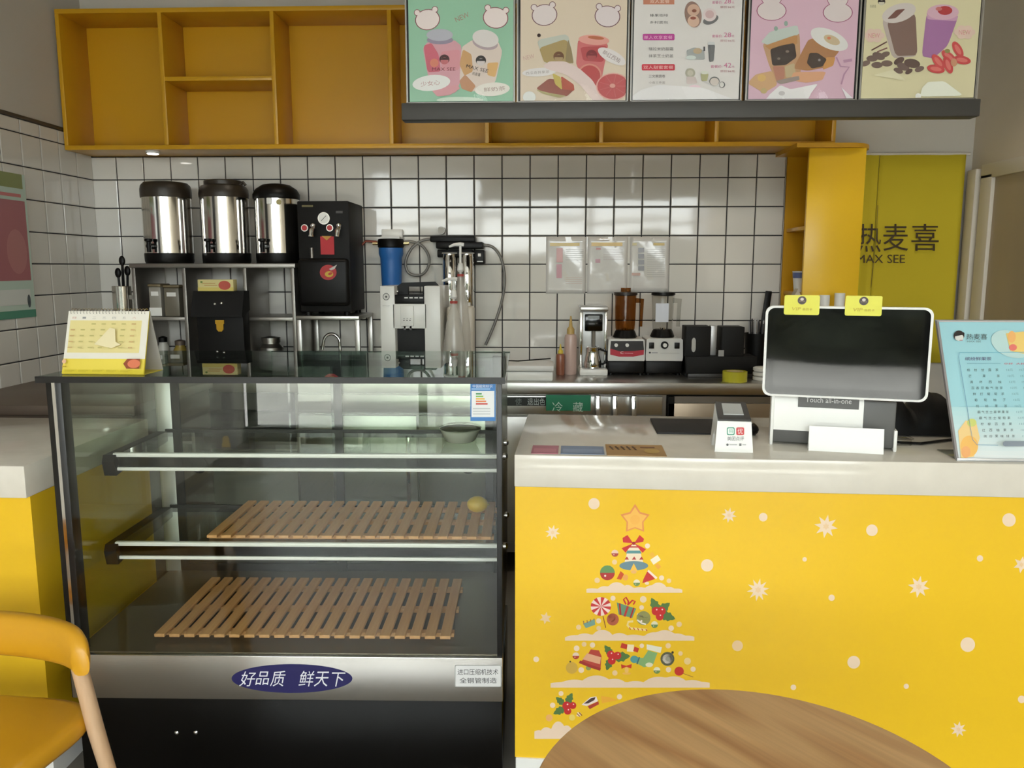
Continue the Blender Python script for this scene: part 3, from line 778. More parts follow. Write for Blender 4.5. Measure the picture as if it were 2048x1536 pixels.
# milk frother
MX = W(1187, 680, 4.06).x
mf = thing('milk_frother', 'white and black upright milk frother with a steel jug', 'frother', (MX, 4.02, ZT))
mz = lambda py: W(1187, py, 4.04).z - ZT
MB().box(-.070, .070, -.02, .17, 0, .032, b=.005).obj('base', WHITE, mf)
MB().box(-.070, .070, .07, .17, .032, mz(620), b=.006).obj('column', mat('frother_grey', (205, 205, 202), rough=.3, metal=.3), mf)
MB().box(-.070, -.055, .045, .08, .032, mz(624), b=.004).box(.055, .070, .045, .08, .032, mz(624), b=.004).obj('side_rail', STEELB, mf)
MB().box(-.070, .070, .0, .17, mz(622), mz(613), b=.004).obj('top_cap', STEEL, mf)
MB().box(-.045, .045, .035, .07, mz(663), mz(629), b=.004).obj('control_panel', BLACKG, mf)
MB().box(-.028, .028, .0335, .035, mz(638), mz(632)).obj('display', mat('pale_display', (150, 156, 156), rough=.2), mf)
MB().tube([(0, .05, mz(663)), (0, .04, mz(700))], .010).obj('whisk_shaft', STEELD, mf)
MB().cyl((.056, .1, mz(640)), .014, .014, 'x').obj('side_knob', BLACK, mf)
jg = thing('milk_jug', 'steel milk jug standing under the frother shaft', 'jug', (MX - .004, 4.045, ZT + .032))
MB().lathe([(.038, 0), (.044, .004), (.046, .03), (.034, .075), (.032, .105), (.035, .11), (.033, .11), (.030, .075)], seg=28).obj('jug_body', CHROME, jg)
MB().tube([(.034, 0, .10), (.07, 0, .085), (.066, 0, .03), (.045, 0, .02)], .006).obj('jug_handle', BLACK, jg)

def blender(px, lab, body, jugm, kind):
    Y = 4.02; x = W(px, 700, Y).x; t = thing('countertop_blender', lab, 'blender', (x, Y, ZT))
    z = lambda py: W(px, py, Y).z - ZT
    for sx_ in (-.075, .075): MB().cyl((sx_, .03, 0), .012, .012).cyl((sx_, .14, 0), .012, .012).obj('foot', BLACK, t)
    MB().box(-.092, .092, .005, .19, .010, z(722), b=.008).obj('lower_base', BLACK, t)
    zz0, zz1 = z(722), z(678) if kind == 0 else z(677)
    MB().prism([(-.091, zz0), (.091, zz0), (.093, zz0 + .02), (.090, zz1 - .006), (.08, zz1), (-.08, zz1), (-.090, zz1 - .006), (-.093, zz0 + .02)], 0, .19, 'y').obj('motor_base', body, t)
    MB().lathe([(.056, zz1), (.062, zz1 + .004), (.052, zz1 + .03), (.046, zz1 + .04)], c=(0, .09, 0), seg=28).obj('jug_seat', BLACK, t)
    zj0, zj1 = zz1 + .03, z(591)
    if kind == 0:
        pr = [(.045, zj0), (.050, zj0 + .02), (.052, zj0 + .06), (.054, zj1 - .02), (.055, zj1)]
    else:
        pr = [(.046, zj0), (.050, zj0 + .012), (.052, zj0 + .05), (.058, zj1 - .01), (.059, zj1)]
    j = MB().lathe(pr, c=(0, .09, 0), seg=8 if kind == 1 else 24, cap=False).obj('jug', jugm, t, smooth=50)
    hx = .05
    MB().prism([(hx, zj1 - .015), (hx + .042, zj1 - .02), (hx + .036, zj1 - .16), (hx + .02, zj1 - .16), (hx + .024, zj1 - .04), (hx, zj1 - .04)], .08, .10, 'y').obj('jug_handle', jugm, j)
    lidm = mat('dark_brown_lid', (46, 36, 28), rough=.4) if kind == 0 else BLACK
    MB().lathe([(.05, zj1 - .004), (.060, zj1), (.060, zj1 + .014), (.03, zj1 + .016)], c=(0, .09, 0), seg=28).obj('lid', lidm, t)
    if kind == 0: MB().cyl((0, .09, zj1 + .014), .026, .022).obj('lid_cap', jugm, t)
    else: MB().box(-.045, .02, .028, .030, zj0 + .05, zj1 - .04).obj('jug_print', mat('jug_label', (210, 214, 224), rough=.4), t)
    MB().lathe([(.02, zj0), (.014, zj0 + .018), (0, zj0 + .02)], c=(0, .09, 0), seg=12).obj('blade', CHROME, t)
    return t, z
AMB = glass('amber_jug', (196, 156, 104), ior=1.5, rough=.08)
t, z = blender(1253, 'blender with amber jug and black and red base', mat('base_white', (222, 222, 218), rough=.3), AMB, 0)
A = Art((0, 4.0195, 0)).at(1020, 440, 3.657)
A.poly([(738, 885), (975, 885), (980, 950), (905, 958), (800, 960), (733, 940)], (34, 30, 30))
A.poly([(733, 940), (800, 960), (905, 958), (980, 950), (978, 985), (900, 1000), (800, 1000), (733, 985)], (186, 34, 56))
A.text('c', 806, 962, 830, 980, (226, 190, 190)).line([(838, 974), (900, 976)], 5, (216, 140, 150))
A.obj('front_print', t)
for px in (1232, 1254): MB().cyl((W(px, 690, 4.02).x - t.location.x, -.001, z(690)), .009, -.012, 'y').obj('knob', WHITE, t)
t, z = blender(1329, 'white blender with clear jug and round dial', mat('base_white', (222, 222, 218), rough=.3), CLEAR, 1)
for px in (1303, 1354): MB().box(W(px - 5, 690, 4.02).x - t.location.x, W(px + 5, 690, 4.02).x - t.location.x, -.006, .0, z(697), z(685), b=.001).obj('rocker_switch', BLACK, t)
MB().cyl((W(1329, 690, 4.02).x - t.location.x, .0, z(690)), .019, -.008, 'y').obj('dial_ring', BLACK, t)
MB().cyl((W(1329, 690, 4.02).x - t.location.x, -.008, z(690)), .010, -.012, 'y').obj('dial', WHITE, t)
A = Art((0, 4.0195, 0)).at(1020, 440, 3.657)
A.ell(1023, 970, 8, 7, (70, 70, 76)).line([(1035, 971), (1080, 971)], 5, (120, 120, 130)).line([(1100, 975), (1240, 975)], 3, (190, 188, 182))
A.obj('front_print', t)

# black lid and straw organiser
OY = 3.98
og = thing('straw_organiser', 'black acrylic cup and straw organiser on the worktop', 'organiser', (W(1430, 700, OY).x, OY, ZT))
ox = lambda px: W(px, 700, OY).x - og.location.x
oz = lambda py: W(1430, py, OY).z - ZT
MB().box(ox(1371), ox(1421), 0, .12, 0, oz(653), b=.003).obj('left_bin', BLACKM, og)
MB().prism([(ox(1387) + .034 * math.cos(R(a)) * (1 if True else 1) * .30 + .0, oz(690) + (.016 if math.sin(R(a)) > 0 else -.016) + .02 * math.sin(R(a))) for a in range(0, 360, 24)], -.002, .002, 'y').obj('oval_window', mat('pale_window', (190, 190, 186), rough=.4), og)
MB().box(ox(1443), ox(1488), 0, .12, .05, oz(654), b=.003).obj('middle_bin', BLACKM, og)
MB().box(ox(1371), ox(1512), -.03, .12, .02, oz(712), b=.003).obj('front_bin', BLACKM, og)
MB().box(ox(1375), ox(1510), -.035, .12, 0, .02, b=.003).obj('base', mat('base_dark', (52, 50, 48), rough=.4), og)
MB().box(ox(1423), ox(1436), .04, .08, .05, oz(652), b=.004).obj('foil_packet', mat('foil', (190, 190, 190), rough=.35, metal=.6), og)
MB().box(ox(1436), ox(1447), -.012, -.006, oz(712), oz(700)).obj('crumpled_wrap', mat('wrap', (170, 170, 168), rough=.3), og)
sc2 = thing('straw_cup', 'clear cup of wrapped straws beside the black organiser', 'straw cup', (W(1512, 700, 4.13).x + .01, 4.165, ZT))
h0 = W(1510, 668, 4.1).z - ZT
MB().lathe([(.05, 0), (.062, h0), (.06, h0)], seg=24, cap=False).obj('cup', BLACK, sc2)
SW = mat('straw_wrap', (196, 196, 196), rough=.3); SD = mat('straw_dark', (58, 58, 60), rough=.4)
for k in range(14):
    a = k * 2.4; r = .045 * math.sqrt((k + .5) / 14)
    MB().tube([(r * math.cos(a) * .6, r * math.sin(a) * .6, .02), (r * math.cos(a) * 1.15, r * math.sin(a) * 1.1, h0 + .05 + .03 * ((k * 37) % 10) / 10)], .004, seg=6).obj('straw', SW if k % 2 else SD, sc2)
kn = tag(MB().box(-.016, .016, -.008, .008, 0, .42, b=.004).obj('spatula_handle', BLACK, None, (W(1534, 640, 4.2).x - .03, 4.24, ZT), (0, R(6), 0)), 'black spatula handle leaning behind the till screen', 'spatula')
tp = thing('yellow_tape_roll', 'yellow tape roll lying at the front of the steel worktop', 'tape', (W(1470, 755, 3.83).x, 3.835, ZT))
MB().lathe([(.040, .0), (.058, .0), (.058, .048), (.040, .048), (.040, 0)], seg=36, cap=False).obj('tape', mat('yellow_tape', (206, 200, 60), rough=.25), tp)
MB().lathe([(.036, .0), (.0402, .0), (.0402, .048), (.036, .048), (.036, 0)], seg=36, cap=False).obj('core', mat('tape_core', (190, 170, 120), rough=.6), tp)
wp = thing('white_lid_stack', 'stack of white plastic lids beside the till screen', 'lids', (W(1528, 750, 3.87).x, 3.88, ZT))
for k in range(3): MB().lathe([(.046, .022 * k), (.05, .004 + .022 * k), (.05, .016 + .022 * k), (.04, .02 + .022 * k)], seg=28).obj('lid', WHITE, wp)
for px, lab in ((1646, 'left small white cup behind the till screen'), (1676, 'right small white cup behind the till screen')):
    c_ = thing('small_white_cup', lab, 'cup', (W(px, 600, 3.9).x, 3.88, ZT), group='small white cups behind the till')
    hh = W(px, 590 if px < 1660 else 586, 3.9).z - ZT
    MB().lathe([(.018, 0), (.024, hh), (.022, hh)], seg=20).obj('cup', WHITE, c_)
wbag = tag(MB().prism([(-.05, 0), (.06, 0), (.055, .36), (.02, .44), (-.01, .38)], 0, .05, 'y').obj('white_paper_bag', mat('bag_paper', (190, 180, 160), rough=.7), None, (W(1588, 600, 3.85).x, 3.86, ZT)), 'folded pale paper bag behind the till screen', 'bag')
# ------------------------------------------------------------------ left side counter
lc = thing('side_counter', 'short yellow side counter with cream stone top left of the glass case', 'counter', (-1.418, 2.09, 0))
MB().box(-.96, 0, 0, .70, .868, .96, b=.004).obj('stone_top', STONE, lc)
MB().box(-.96, -.002, .018, .69, .07, .868).obj('yellow_panel', YEL, lc)
MB().box(-.96, -.012, .03, .69, 0, .07).obj('plinth', WHITE, lc)

# ------------------------------------------------------------------ glass display case
CR = R(1.1)
dc = thing('display_case', 'glass refrigerated display case with steel strip and black base', 'display case', (-1.349, 2.108, 0), CR)
CW, CD, CT = 1.243, .66, 1.207
ZG = .405
FR = mat('case_frame_black', (16, 14, 12), rough=.35)
MB().box(.01, CW - .0, .012, CD, .03, .272, b=.003).obj('base_panel', mat('case_base_black', (7, 6, 5), rough=.25, spec=.3), dc)
MB().box(.03, CW - .03, .05, CD - .05, 0, .03).obj('plinth', BLACK, dc)
MB().box(.005, CW + .002, -.006, .03, .272, ZG, b=.003).obj('steel_strip', mat('strip_steel', (200, 196, 190), rough=.25, metal=.95, bump=.05, bscale=40, stretch=(1, 1, 16)), dc)
MB().box(.01, CW - .01, .03, CD, .272, ZG - .005).obj('deck', STEELD, dc)
MB().box(.012, CW - .012, .012, CD - .02, ZG - .005, ZG + .002).obj('deck_floor', mat('deck_dark', (104, 92, 74), rough=.3, metal=.5), dc)
MB().box(.042, CW - .008, .0, .006, ZG, CT - .014).obj('front_glass', GLASS, dc)
MB().box(-.018, CW + .01, -.012, CD + .015, CT - .014, CT).obj('top_glass', glass('top_glass', (196, 212, 204)), dc)
MB().box(-.018, CW + .01, -.016, -.010, CT - .016, CT + .001).obj('top_edge_trim', FR, dc)
MB().box(0, .006, .042, CD - .03, ZG, CT - .014).obj('side_glass', GLASSD, dc)
MB().box(CW - .008, CW, .012, CD, ZG, CT - .014).obj('side_panel', mat('side_panel_dark', (62, 60, 52), rough=.25), dc)
p1 = MB().box(0, .042, 0, .042, ZG - .135, CT - .014, b=.002).obj('corner_post', FR, dc)
MB().box(.017, .026, -.002, .001, ZG, CT - .016).obj('post_trim', STEELB, p1)
MB().box(CW - .014, CW + .001, -.001, .012, ZG - .13, CT - .014, b=.001).obj('corner_post', FR, dc)
MB().box(.0, .055, CD - .03, CD, ZG, CT - .014, b=.002).obj('corner_post', mat('post_aluminium', (206, 206, 202), rough=.35, metal=.7), dc)
MB().box(CW - .05, CW, CD - .03, CD, ZG, CT - .014, b=.002).obj('corner_post', FR, dc)
# rear sliding doors
for a, b, yy in ((.055, .66, CD - .028), (.62, CW - .05, CD - .016)):
    d = MB().box(a, a + .028, yy, yy + .01, ZG, CT - .03).box(b - .028, b, yy, yy + .01, ZG, CT - .03).box(a + .028, b - .028, yy, yy + .01, ZG, ZG + .03).box(a + .028, b - .028, yy, yy + .01, CT - .05, CT - .03).obj('sliding_door', FR, dc)
    MB().box(a + .028, b - .028, yy + .003, yy + .007, ZG + .03, CT - .05).obj('door_glass', GLASSD, d)
    MB().lathe([(.028, 0), (.028, .006), (.02, .008)], c=((a + .09) if a < .3 else (b - .09), yy - .006, .80), axis='y', seg=20).obj('finger_pull', BLACK, d)
# two shelves, each a glass plate with a front channel of two bright bars
BAR = mat('white_bar', (250, 248, 246), rough=.3)
def shelf(zs, y0, x0):
    s = MB().box(x0, CW - .02, y0 + .01, CD - .04, zs - .008, zs).obj('shelf', GLASSD, dc)
    MB().box(x0, CW - .012, y0 - .004, y0 + .012, zs - .008, zs + .005, b=.003).obj('front_bar', BAR, s)
    MB().box(x0 + .004, CW - .012, y0 - .004, y0 + .012, zs - .051, zs - .040, b=.003).obj('front_bar', BAR, s)
    MB().box(x0, CW - .012, y0 + .002, y0 + .008, zs - .040, zs - .008).obj('channel', glass('smoky_channel', (150, 150, 146)), s)
    MB().prism([(y0 - .01, zs + .0), (y0 - .02, zs - .02), (y0 - .01, zs - .065), (y0 + .02, zs - .06), (CD - .05, zs - .035), (CD - .05, zs)], .008, x0 + .012, 'x').obj('bracket', BLACK, s)
    MB().box(x0, CW - .02, CD - .042, CD - .034, zs - .02, zs + .006).obj('rear_rail', FR, s)
    return s
ZS1, ZS2 = .928, .652
shelf(ZS1, .258, .034); shelf(ZS2, .232, .034)
for px, py in ((1015, 885), (1012, 912), (1017, 1030), (1012, 1092)):
    q = WX(px, py, -.103); q = Matrix.Rotation(-CR, 3, 'Z') @ (q - Vector((-1.349, 2.108, 0)))
    MB().lathe([(.011, 0), (.011, .006), (.006, .012), (0, .013)], c=(CW, q.y, q.z), axis='x', seg=14).obj('bolt', STEELB, dc)
# round badge and stickers on the steel strip
Mx = Matrix.Rotation(CR, 3, 'Z')
def case_art(yoff): return Art(Vector((-1.349, 2.108, 0)) + Mx @ Vector((0, yoff, 0)), Mx @ Vector((1, 0, 0)))
A = case_art(-.0062).at(500, 1080, 3.368)
A.ell(283, 933, 407, 97, (30, 26, 84), n=48)
NV = (226, 226, 232)
A.text('好', -62, 885, 35, 985, NV, shear=.25).text('品', 45, 885, 130, 975, NV, shear=.2).text('质', 145, 880, 235, 985, NV, shear=.2)
A.text('鲜', 335, 880, 430, 985, NV, shear=.2).text('天', 440, 885, 530, 985, NV, shear=.2).text('下', 545, 890, 635, 985, NV, shear=.2)
A.obj('oval_badge', dc)
A = case_art(-.0064).at(500, 1080, 3.368)
A.rrect(1380, 842, 1692, 990, 8, (178, 178, 176)).rrect(1385, 847, 1688, 985, 8, (226, 226, 226)).text('进口压缩机技术', 1398, 868, 1672, 908, (60, 60, 62)).text('全钢管制造', 1412, 926, 1662, 964, (60, 60, 62))
A.obj('maker_sticker', dc)
A = case_art(-.0004).at(500, 680, 3.4125)
A.rect(1504, 285, 1676, 553, (52, 118, 184)).rect(1512, 348, 1668, 526, (224, 226, 226)).text('中国能效标识', 1520, 304, 1655, 326, (220, 230, 240))
A.rect(1512, 330, 1640, 338, (150, 190, 226))
for k, (c, w_) in enumerate((((60, 140, 80), 40), ((120, 180, 70), 50), ((230, 180, 60), 60), ((220, 120, 60), 70), ((190, 50, 40), 80))):
    A.rect(1542, 362 + k * 17, 1542 + w_, 372 + k * 17, c)
for k in range(3): A.rect(1522, 465 + k * 18, 1640, 470 + k * 18, (180, 184, 186))
A.obj('energy_label', dc)
for px in (352, 390):
    q = W(px, 1467, 2.12); q = Matrix.Rotation(-CR, 3, 'Z') @ (q - Vector((-1.349, 2.108, 0)))
    MB().lathe([(.006, 0), (.006, -.003), (.003, -.005), (0, -.006)], c=(q.x, .012, q.z), axis='y', seg=10).obj('screw', STEELB, dc)

# slatted wooden trays in the case
SLAT = mat('slat_wood', (218, 166, 112), rough=.55, noise=.6, nscale=12, c2=(196, 140, 88), stretch=(6, .6, 6))
def slat_tray(name, lab, loc, w, d, n):
    t = thing(name, lab, 'tray', loc, CR, 'slatted wooden trays in the display case')
    sw = w / n * .70
    proto = None
    for i in range(n):
        x = (i + .5) * w / n
        if proto is None:
            proto = MB().box(-sw / 2, sw / 2, 0, d, .012, .022, b=.0015, seg=1).obj('slat', SLAT, t, (x, 0, 0))
        else:
            o = proto.copy(); COL.objects.link(o); o.parent = t; o.location = (x, 0, 0)
    for y in (d * .12, d * .5, d * .86): MB().box(0, w, y - .012, y + .012, 0, .012).obj('cross_bar', SLAT, t)
    return t
slat_tray('wooden_slat_tray', 'slatted wooden tray on the floor of the display case', (-1.145, 2.19, ZG + .002), .89, .44, 20)
slat_tray('wooden_slat_tray', 'slatted wooden tray on the middle glass shelf of the display case', (-1.045, 2.36, ZS2 + .001), .90, .375, 20)
# odds and ends inside the case
lm = thing('lemon', 'yellow lemon at the right end of the middle shelf tray', 'lemon', (W(955, 1016, 2.62).x, 2.62, ZS2 + .0245))
MB().sphere((0, 0, .028), .029, s=(1.25, 1, .97)).obj('lemon_body', mat('lemon_peel', (214, 176, 30), rough=.4, bump=.3, bscale=120), lm)
MB().lathe([(.006, 0), (.004, .006), (0, .007)], c=(.034, 0, .028), axis='x', seg=8).obj('stem_tip', mat('lemon_tip', (150, 130, 40), rough=.6), lm)
q = W(922, 880, 2.62)
bg = thing('plastic_tub', 'pale translucent plastic tub on the upper glass shelf of the case', 'plastic tub', (q.x, 2.60, ZS1 + .001))
MB().lathe([(.045, 0), (.05, .004), (.066, .038), (.07, .04), (.066, .042)], seg=20).obj('tub', mat('milky_plastic', (206, 210, 196), rough=.3), bg)
MB().lathe([(.068, .042), (.071, .046), (.05, .054), (0, .056)], seg=20).obj('film_cover', CLEAR, bg)

# ------------------------------------------------------------------ desk calendar on the case
cp = WZ(92, 748, CT)
cal = thing('desk_calendar', 'yellow and white spiral bound desk calendar standing on the glass case', 'calendar', (-1.325, 2.15, CT), R(-1.0))
cw_, chh, tl = .232, .172, .055
ta = math.atan2(tl, chh)
PAP = mat('calendar_paper', (226, 222, 210), rough=.6)
CY = mat('calendar_yellow', (232, 212, 60), rough=.5)
MB().prism([(0, 0), (.003, 0), (tl + .0015, chh), (tl - .0015, chh)], 0, cw_, 'x').obj('front_board', CY, cal)
MB().prism([(2 * tl - .003, 0), (2 * tl, 0), (tl + .0015, chh), (tl - .0015, chh)], 0, cw_, 'x').obj('rear_board', mat('calendar_grey', (186, 182, 176), rough=.6), cal)
MB().prism([(-.001, .0005), (.004, -.0), (2 * tl - .004, -.0), (2 * tl - .004, .001), (.0, .0015)], 0, cw_, 'x').obj('base_board', CY, cal)
A = Art((0, 0, 0), (1, 0, 0), (0, math.sin(ta), math.cos(ta)), metres=True); A.o = Vector((0, -.0030, .0))
L = chh / math.cos(ta)
A.rect(.0, L * .245, cw_, L, (232, 228, 216)).rect(.008, L * .34, cw_ * .92, L * .85, (228, 214, 150)).rect(0, L * .075, cw_, L * .245, (238, 216, 84))
A.rect(0, L * .01, cw_, L * .075, (234, 214, 58))
for k, ch in enumerate('日一二三四五六'):
    x = .014 + k * (cw_ * .92 - .012) / 7
    A.text(ch, x, L * .905, x + .010, L * .875, (206, 150, 140) if k in (0, 6) else (150, 150, 150))
for r_ in range(5):
    for k in range(7):
        if r_ == 0 and k < 2: continue
        x = .014 + k * (cw_ * .92 - .012) / 7; y = L * (.80 - r_ * .095)
        A.rect(x, y, x + .012, y - .0035, (208, 176, 120) if k in (0, 6) else (196, 186, 120))
A.poly([(.09, L * .46), (.13, L * .72), (.145, L * .70), (.15, L * .50), (.165, L * .46), (.14, L * .40)], (234, 222, 180))
A.poly([(.178, L * .16), (.188, L * .235), (cw_ - .008, L * .235), (cw_ - .008, L * .085), (.188, L * .085)], (150, 74, 44)).ell(.208, L * .16, .018, .012, (222, 124, 88))
A.ell(.010, L * .19, .006, .006, (236, 190, 150)).rect(.006, L * .10, .018, L * .12, (190, 160, 50))
for k in range(5):
    for j in range(3): A.rect(.014 + k * .04, L * (.06 - j * .014), .014 + k * .04 + (.034 - .006 * j), L * (.056 - j * .014), (196, 176, 44))
A.obj('calendar_page', cal, local=True)
ring = None
for k in range(24):
    x = .010 + k * (cw_ - .02) / 23
    pts = [(x + .002 * math.sin(R(a)), tl + .008 * math.sin(R(a)), chh - .002 + .008 * math.cos(R(a))) for a in range(-150, 151, 30)]
    MB().tube(pts, .0009, seg=5).obj('spiral_ring', CHROME, cal)

# ------------------------------------------------------------------ main service counter
K = R(-2.5)
KO = Vector((-.073, 2.150, 0))
mc = thing('service_counter', 'bright yellow service counter with cream stone top and christmas tree print', 'counter', KO, K)
KL, KD, KZ = 2.0, .615, .99
MB().box(0, KL, 0, KD, .898, KZ, b=.004).obj('stone_top', STONE, mc)
MB().box(.002, KL, .012, KD - .02, .08, .898).obj('yellow_panel', YEL, mc)
MB().box(.004, KL, .006, KD - .03, 0, .08, b=.003).obj('baseboard', WHITE, mc)
MK = Matrix.Rotation(K, 3, 'Z')
A = Art(KO + MK @ Vector((0, .0119, 0)), MK @ Vector((1, 0, 0)), rough=.35, eps=.00008)
SN = (244, 218, 190); SN2 = (240, 206, 160)
A.at(1040, 980, 5.12)
def dots(lst, c=SN):
    for x, y, r in lst: A.ell(x, y, r, r, c); A.flush('snow_dot', mc)
dots(((758, 140, 58),))
def flake(x, y, r, n=8, c=SN):
    A.star(x, y, r, r * .48, n, c, rot=-80); A.star(x, y, r * .3, r * .18, 6, SN2); A.flush('snowflake', mc)
flake(335, 435, 80); flake(262, 1312, 66, 6, SN2)
# star on top
A.star(1178, 300, 158, 92, 5, (232, 148, 84)); A.star(1178, 303, 128, 76, 5, (250, 192, 92)); A.ell(1178, 305, 50, 50, (248, 184, 84)); A.flush('tree_star', mc)
# bell with bow
A.poly([(1120, 560), (1210, 560), (1262, 740), (1300, 770), (1030, 770), (1070, 740)], (244, 224, 196))
A.poly([(1098, 620), (1230, 620), (1246, 650), (1085, 650)], (96, 148, 150)).rect(1110, 575, 1222, 590, (188, 72, 60))
for k in range(3): A.poly([(1070 + k * 75, 712), (1095 + k * 75, 680), (1115 + k * 75, 712)], (184, 62, 56))
A.ell(1165, 775, 148, 48, (110, 140, 150)).poly([(1165, 750), (1205, 830), (1125, 830)], (250, 196, 80)).ell(1165, 838, 28, 18, (236, 180, 110))
BOW = (206, 52, 54)
A.poly([(1160, 545), (1100, 460), (1050, 490), (1055, 535)], BOW).poly([(1170, 545), (1225, 460), (1270, 500), (1260, 530)], BOW)
A.poly([(1160, 545), (1040, 595), (1080, 640), (1120, 590)], BOW).poly([(1170, 545), (1290, 605), (1255, 642), (1210, 590)], BOW).ell(1165, 545, 18, 16, (170, 40, 44)); A.flush('bell_with_bow', mc)
def ball(x, y, r, c1, c2=None, hi=True):
    A.ell(x, y, r, r, c1)
    if c2: A.ell(x, y, r, r, c2, a0=180, a1=360)
    if hi: A.ell(x - r * .3, y + r * .4, r * .14, r * .14, (250, 230, 220))
    A.flush('bauble', mc)
ball(972, 648, 36, (170, 66, 54), (236, 200, 180)); ball(895, 848, 76, (176, 52, 50), (104, 148, 92)); A.rect(868, 775, 925, 792, (120, 60, 40)); A.flush('bauble_cap', mc)
ball(1195, 950, 34, (120, 150, 90), (236, 226, 200)); dots(((968, 738, 26), (790, 925, 28), (1525, 930, 24)), SN2); dots(((1305, 572, 26), (1450, 900, 26)))
A.poly([(990, 910), (1030, 830), (1065, 860), (1035, 920)], (206, 84, 44)).ell(1080, 895, 28, 32, (240, 170, 90)); A.flush('red_bow', mc)
A.poly([(1310, 820), (1382, 912), (1252, 955), (1265, 910)], (204, 58, 54)).line([(1310, 825), (1400, 905)], 22, (244, 222, 210)).ell(1300, 955, 22, 16, SN); A.flush('santa_hat', mc)
A.line([(1340, 645), (1370, 690)], 42, (244, 186, 70)).line([(1350, 740), (1425, 690)], 60, (250, 236, 210)).line([(1395, 760), (1430, 800)], 40, (240, 170, 70)); A.flush('wrapped_sweet', mc)
CLOUD = (240, 214, 190)
def cloud(x0, x1, y0, y1, seed):
    rr = random.Random(seed); n = 60; p = [(x0, y1)]
    bumps = [(.06, .10, .45), (.17, .09, .62), (.30, .10, 1.0), (.42, .08, .72), (.55, .10, .52), (.68, .09, .78), (.77, .09, .92), (.87, .08, .60), (.95, .07, .42)]
    bumps = [(a + rr.uniform(-.02, .02), b_ * rr.uniform(.9, 1.2), h * rr.uniform(.85, 1.0)) for a, b_, h in bumps]
    for k in range(n + 1):
        t = k / n; h = .34 * min(1, min(t, 1 - t) * 30)
        for a, b_, hh in bumps:
            if abs(t - a) < b_: h = max(h, hh * math.sqrt(1 - ((t - a) / b_) ** 2))
        p.append((x0 + t * (x1 - x0), y1 - (y1 - y0) * h))
    p.append((x1, y1)); A.poly(p, CLOUD); A.flush('snow_bank', mc)
cloud(680, 1662, 938, 1052, 1.3)
# second tier
cx, cy = 828, 1192
A.ell(cx, cy, 104, 96, (250, 222, 214))
for k in range(8):
    a = 45 * k; A.poly([(cx, cy)] + [(cx + 104 * math.cos(R(a + b)), cy + 96 * math.sin(R(a + b))) for b in (0, 11, 22)], (206, 62, 64))
A.line([(850, 1290), (878, 1410)], 9, (150, 80, 50)); A.flush('lollipop', mc)
A.poly([(990, 1150), (1190, 1215), (1150, 1310), (1010, 1275)], (110, 150, 120)).line([(1020, 1160), (1030, 1280)], 18, (172, 52, 52)).line([(1105, 1190), (1070, 1295)], 22, (190, 60, 56)).line([(1165, 1205), (1130, 1310)], 16, (172, 52, 52))
A.line([(1085, 1170), (1060, 1120), (1085, 1098), (1110, 1140), (1105, 1180)], 16, BOW).line([(1110, 1170), (1150, 1130), (1180, 1140), (1160, 1172)], 16, BOW); A.flush('gift_box', mc)
def holly(pts, berries, s=34):
    for lf in pts:
        (ax, ay), (bx, by) = lf; L_ = math.hypot(bx - ax, by - ay); ux, uy = (bx - ax) / L_, (by - ay) / L_; p = []; q_ = []
        for k in range(9):
            t = k / 8; w = L_ * .30 * math.sin(math.pi * min(1, t * .95 + .05)) * (1.0 if k % 2 else .72)
            p.append((ax + ux * t * L_ - uy * w, ay + uy * t * L_ + ux * w)); q_.append((ax + ux * t * L_ + uy * w, ay + uy * t * L_ - ux * w))
        A.poly(p + q_[::-1], (88, 122, 66))
    for x, y, r in berries: A.ell(x, y, r, r, (204, 48, 48)); A.ell(x + r * .2, y - r * .35, r * .18, r * .18, (250, 220, 214))
    A.flush('holly_sprig', mc)
holly([((1420, 1260), (1345, 1105)), ((1400, 1265), (1535, 1155)), ((1420, 1265), (1590, 1320))], ((1392, 1240, 44), (1448, 1238, 44), (1430, 1295, 40)))
ball(950, 1325, 62, (188, 98, 70), None, False); A.ell(940, 1310, 40, 40, (200, 112, 82)); A.flush('bauble_shine', mc); ball(1265, 1312, 72, (150, 148, 92)); A.line([(1200, 1270), (1260, 1300), (1335, 1310)], 18, (240, 232, 220)); A.line([(1200, 1330), (1250, 1365), (1290, 1375)], 16, (240, 232, 220)); A.flush('bauble_stripe', mc)
ball(1378, 1378, 35, (110, 146, 96), (228, 222, 190)); ball(1262, 1120, 34, (240, 214, 180), None, False)
A.poly([(645, 1370), (765, 1320), (770, 1380), (675, 1415)], (126, 164, 150))
for k in range(4): A.line([(655 + k * 34, 1375 - k * 14), (650 + k * 36, 1340 - k * 8)], 10, (160, 110, 60))
A.flush('paper_crown', mc)
A.line([(1160, 1345), (1110, 1350), (1100, 1385), (1130, 1415), (1210, 1425), (1300, 1432)], 22, (248, 220, 150))
for k in range(5): A.line([(1120 + k * 42, 1405 + k * 5), (1132 + k * 42, 1430 + k * 3)], 9, (200, 60, 50))
A.flush('candy_cane', mc)
for x, y, r, c in ((952, 1108, 26, SN), (1245, 1203, 24, SN), (805, 1340, 26, SN), (805, 1415, 24, SN2), (600, 1405, 26, SN2), (1548, 1415, 28, SN), (1630, 1375, 28, SN2)): dots(((x, y, r),), c)
A.at(1040, 1230, 4.876)
cloud(438, 1700, 130, 250, 2.2)
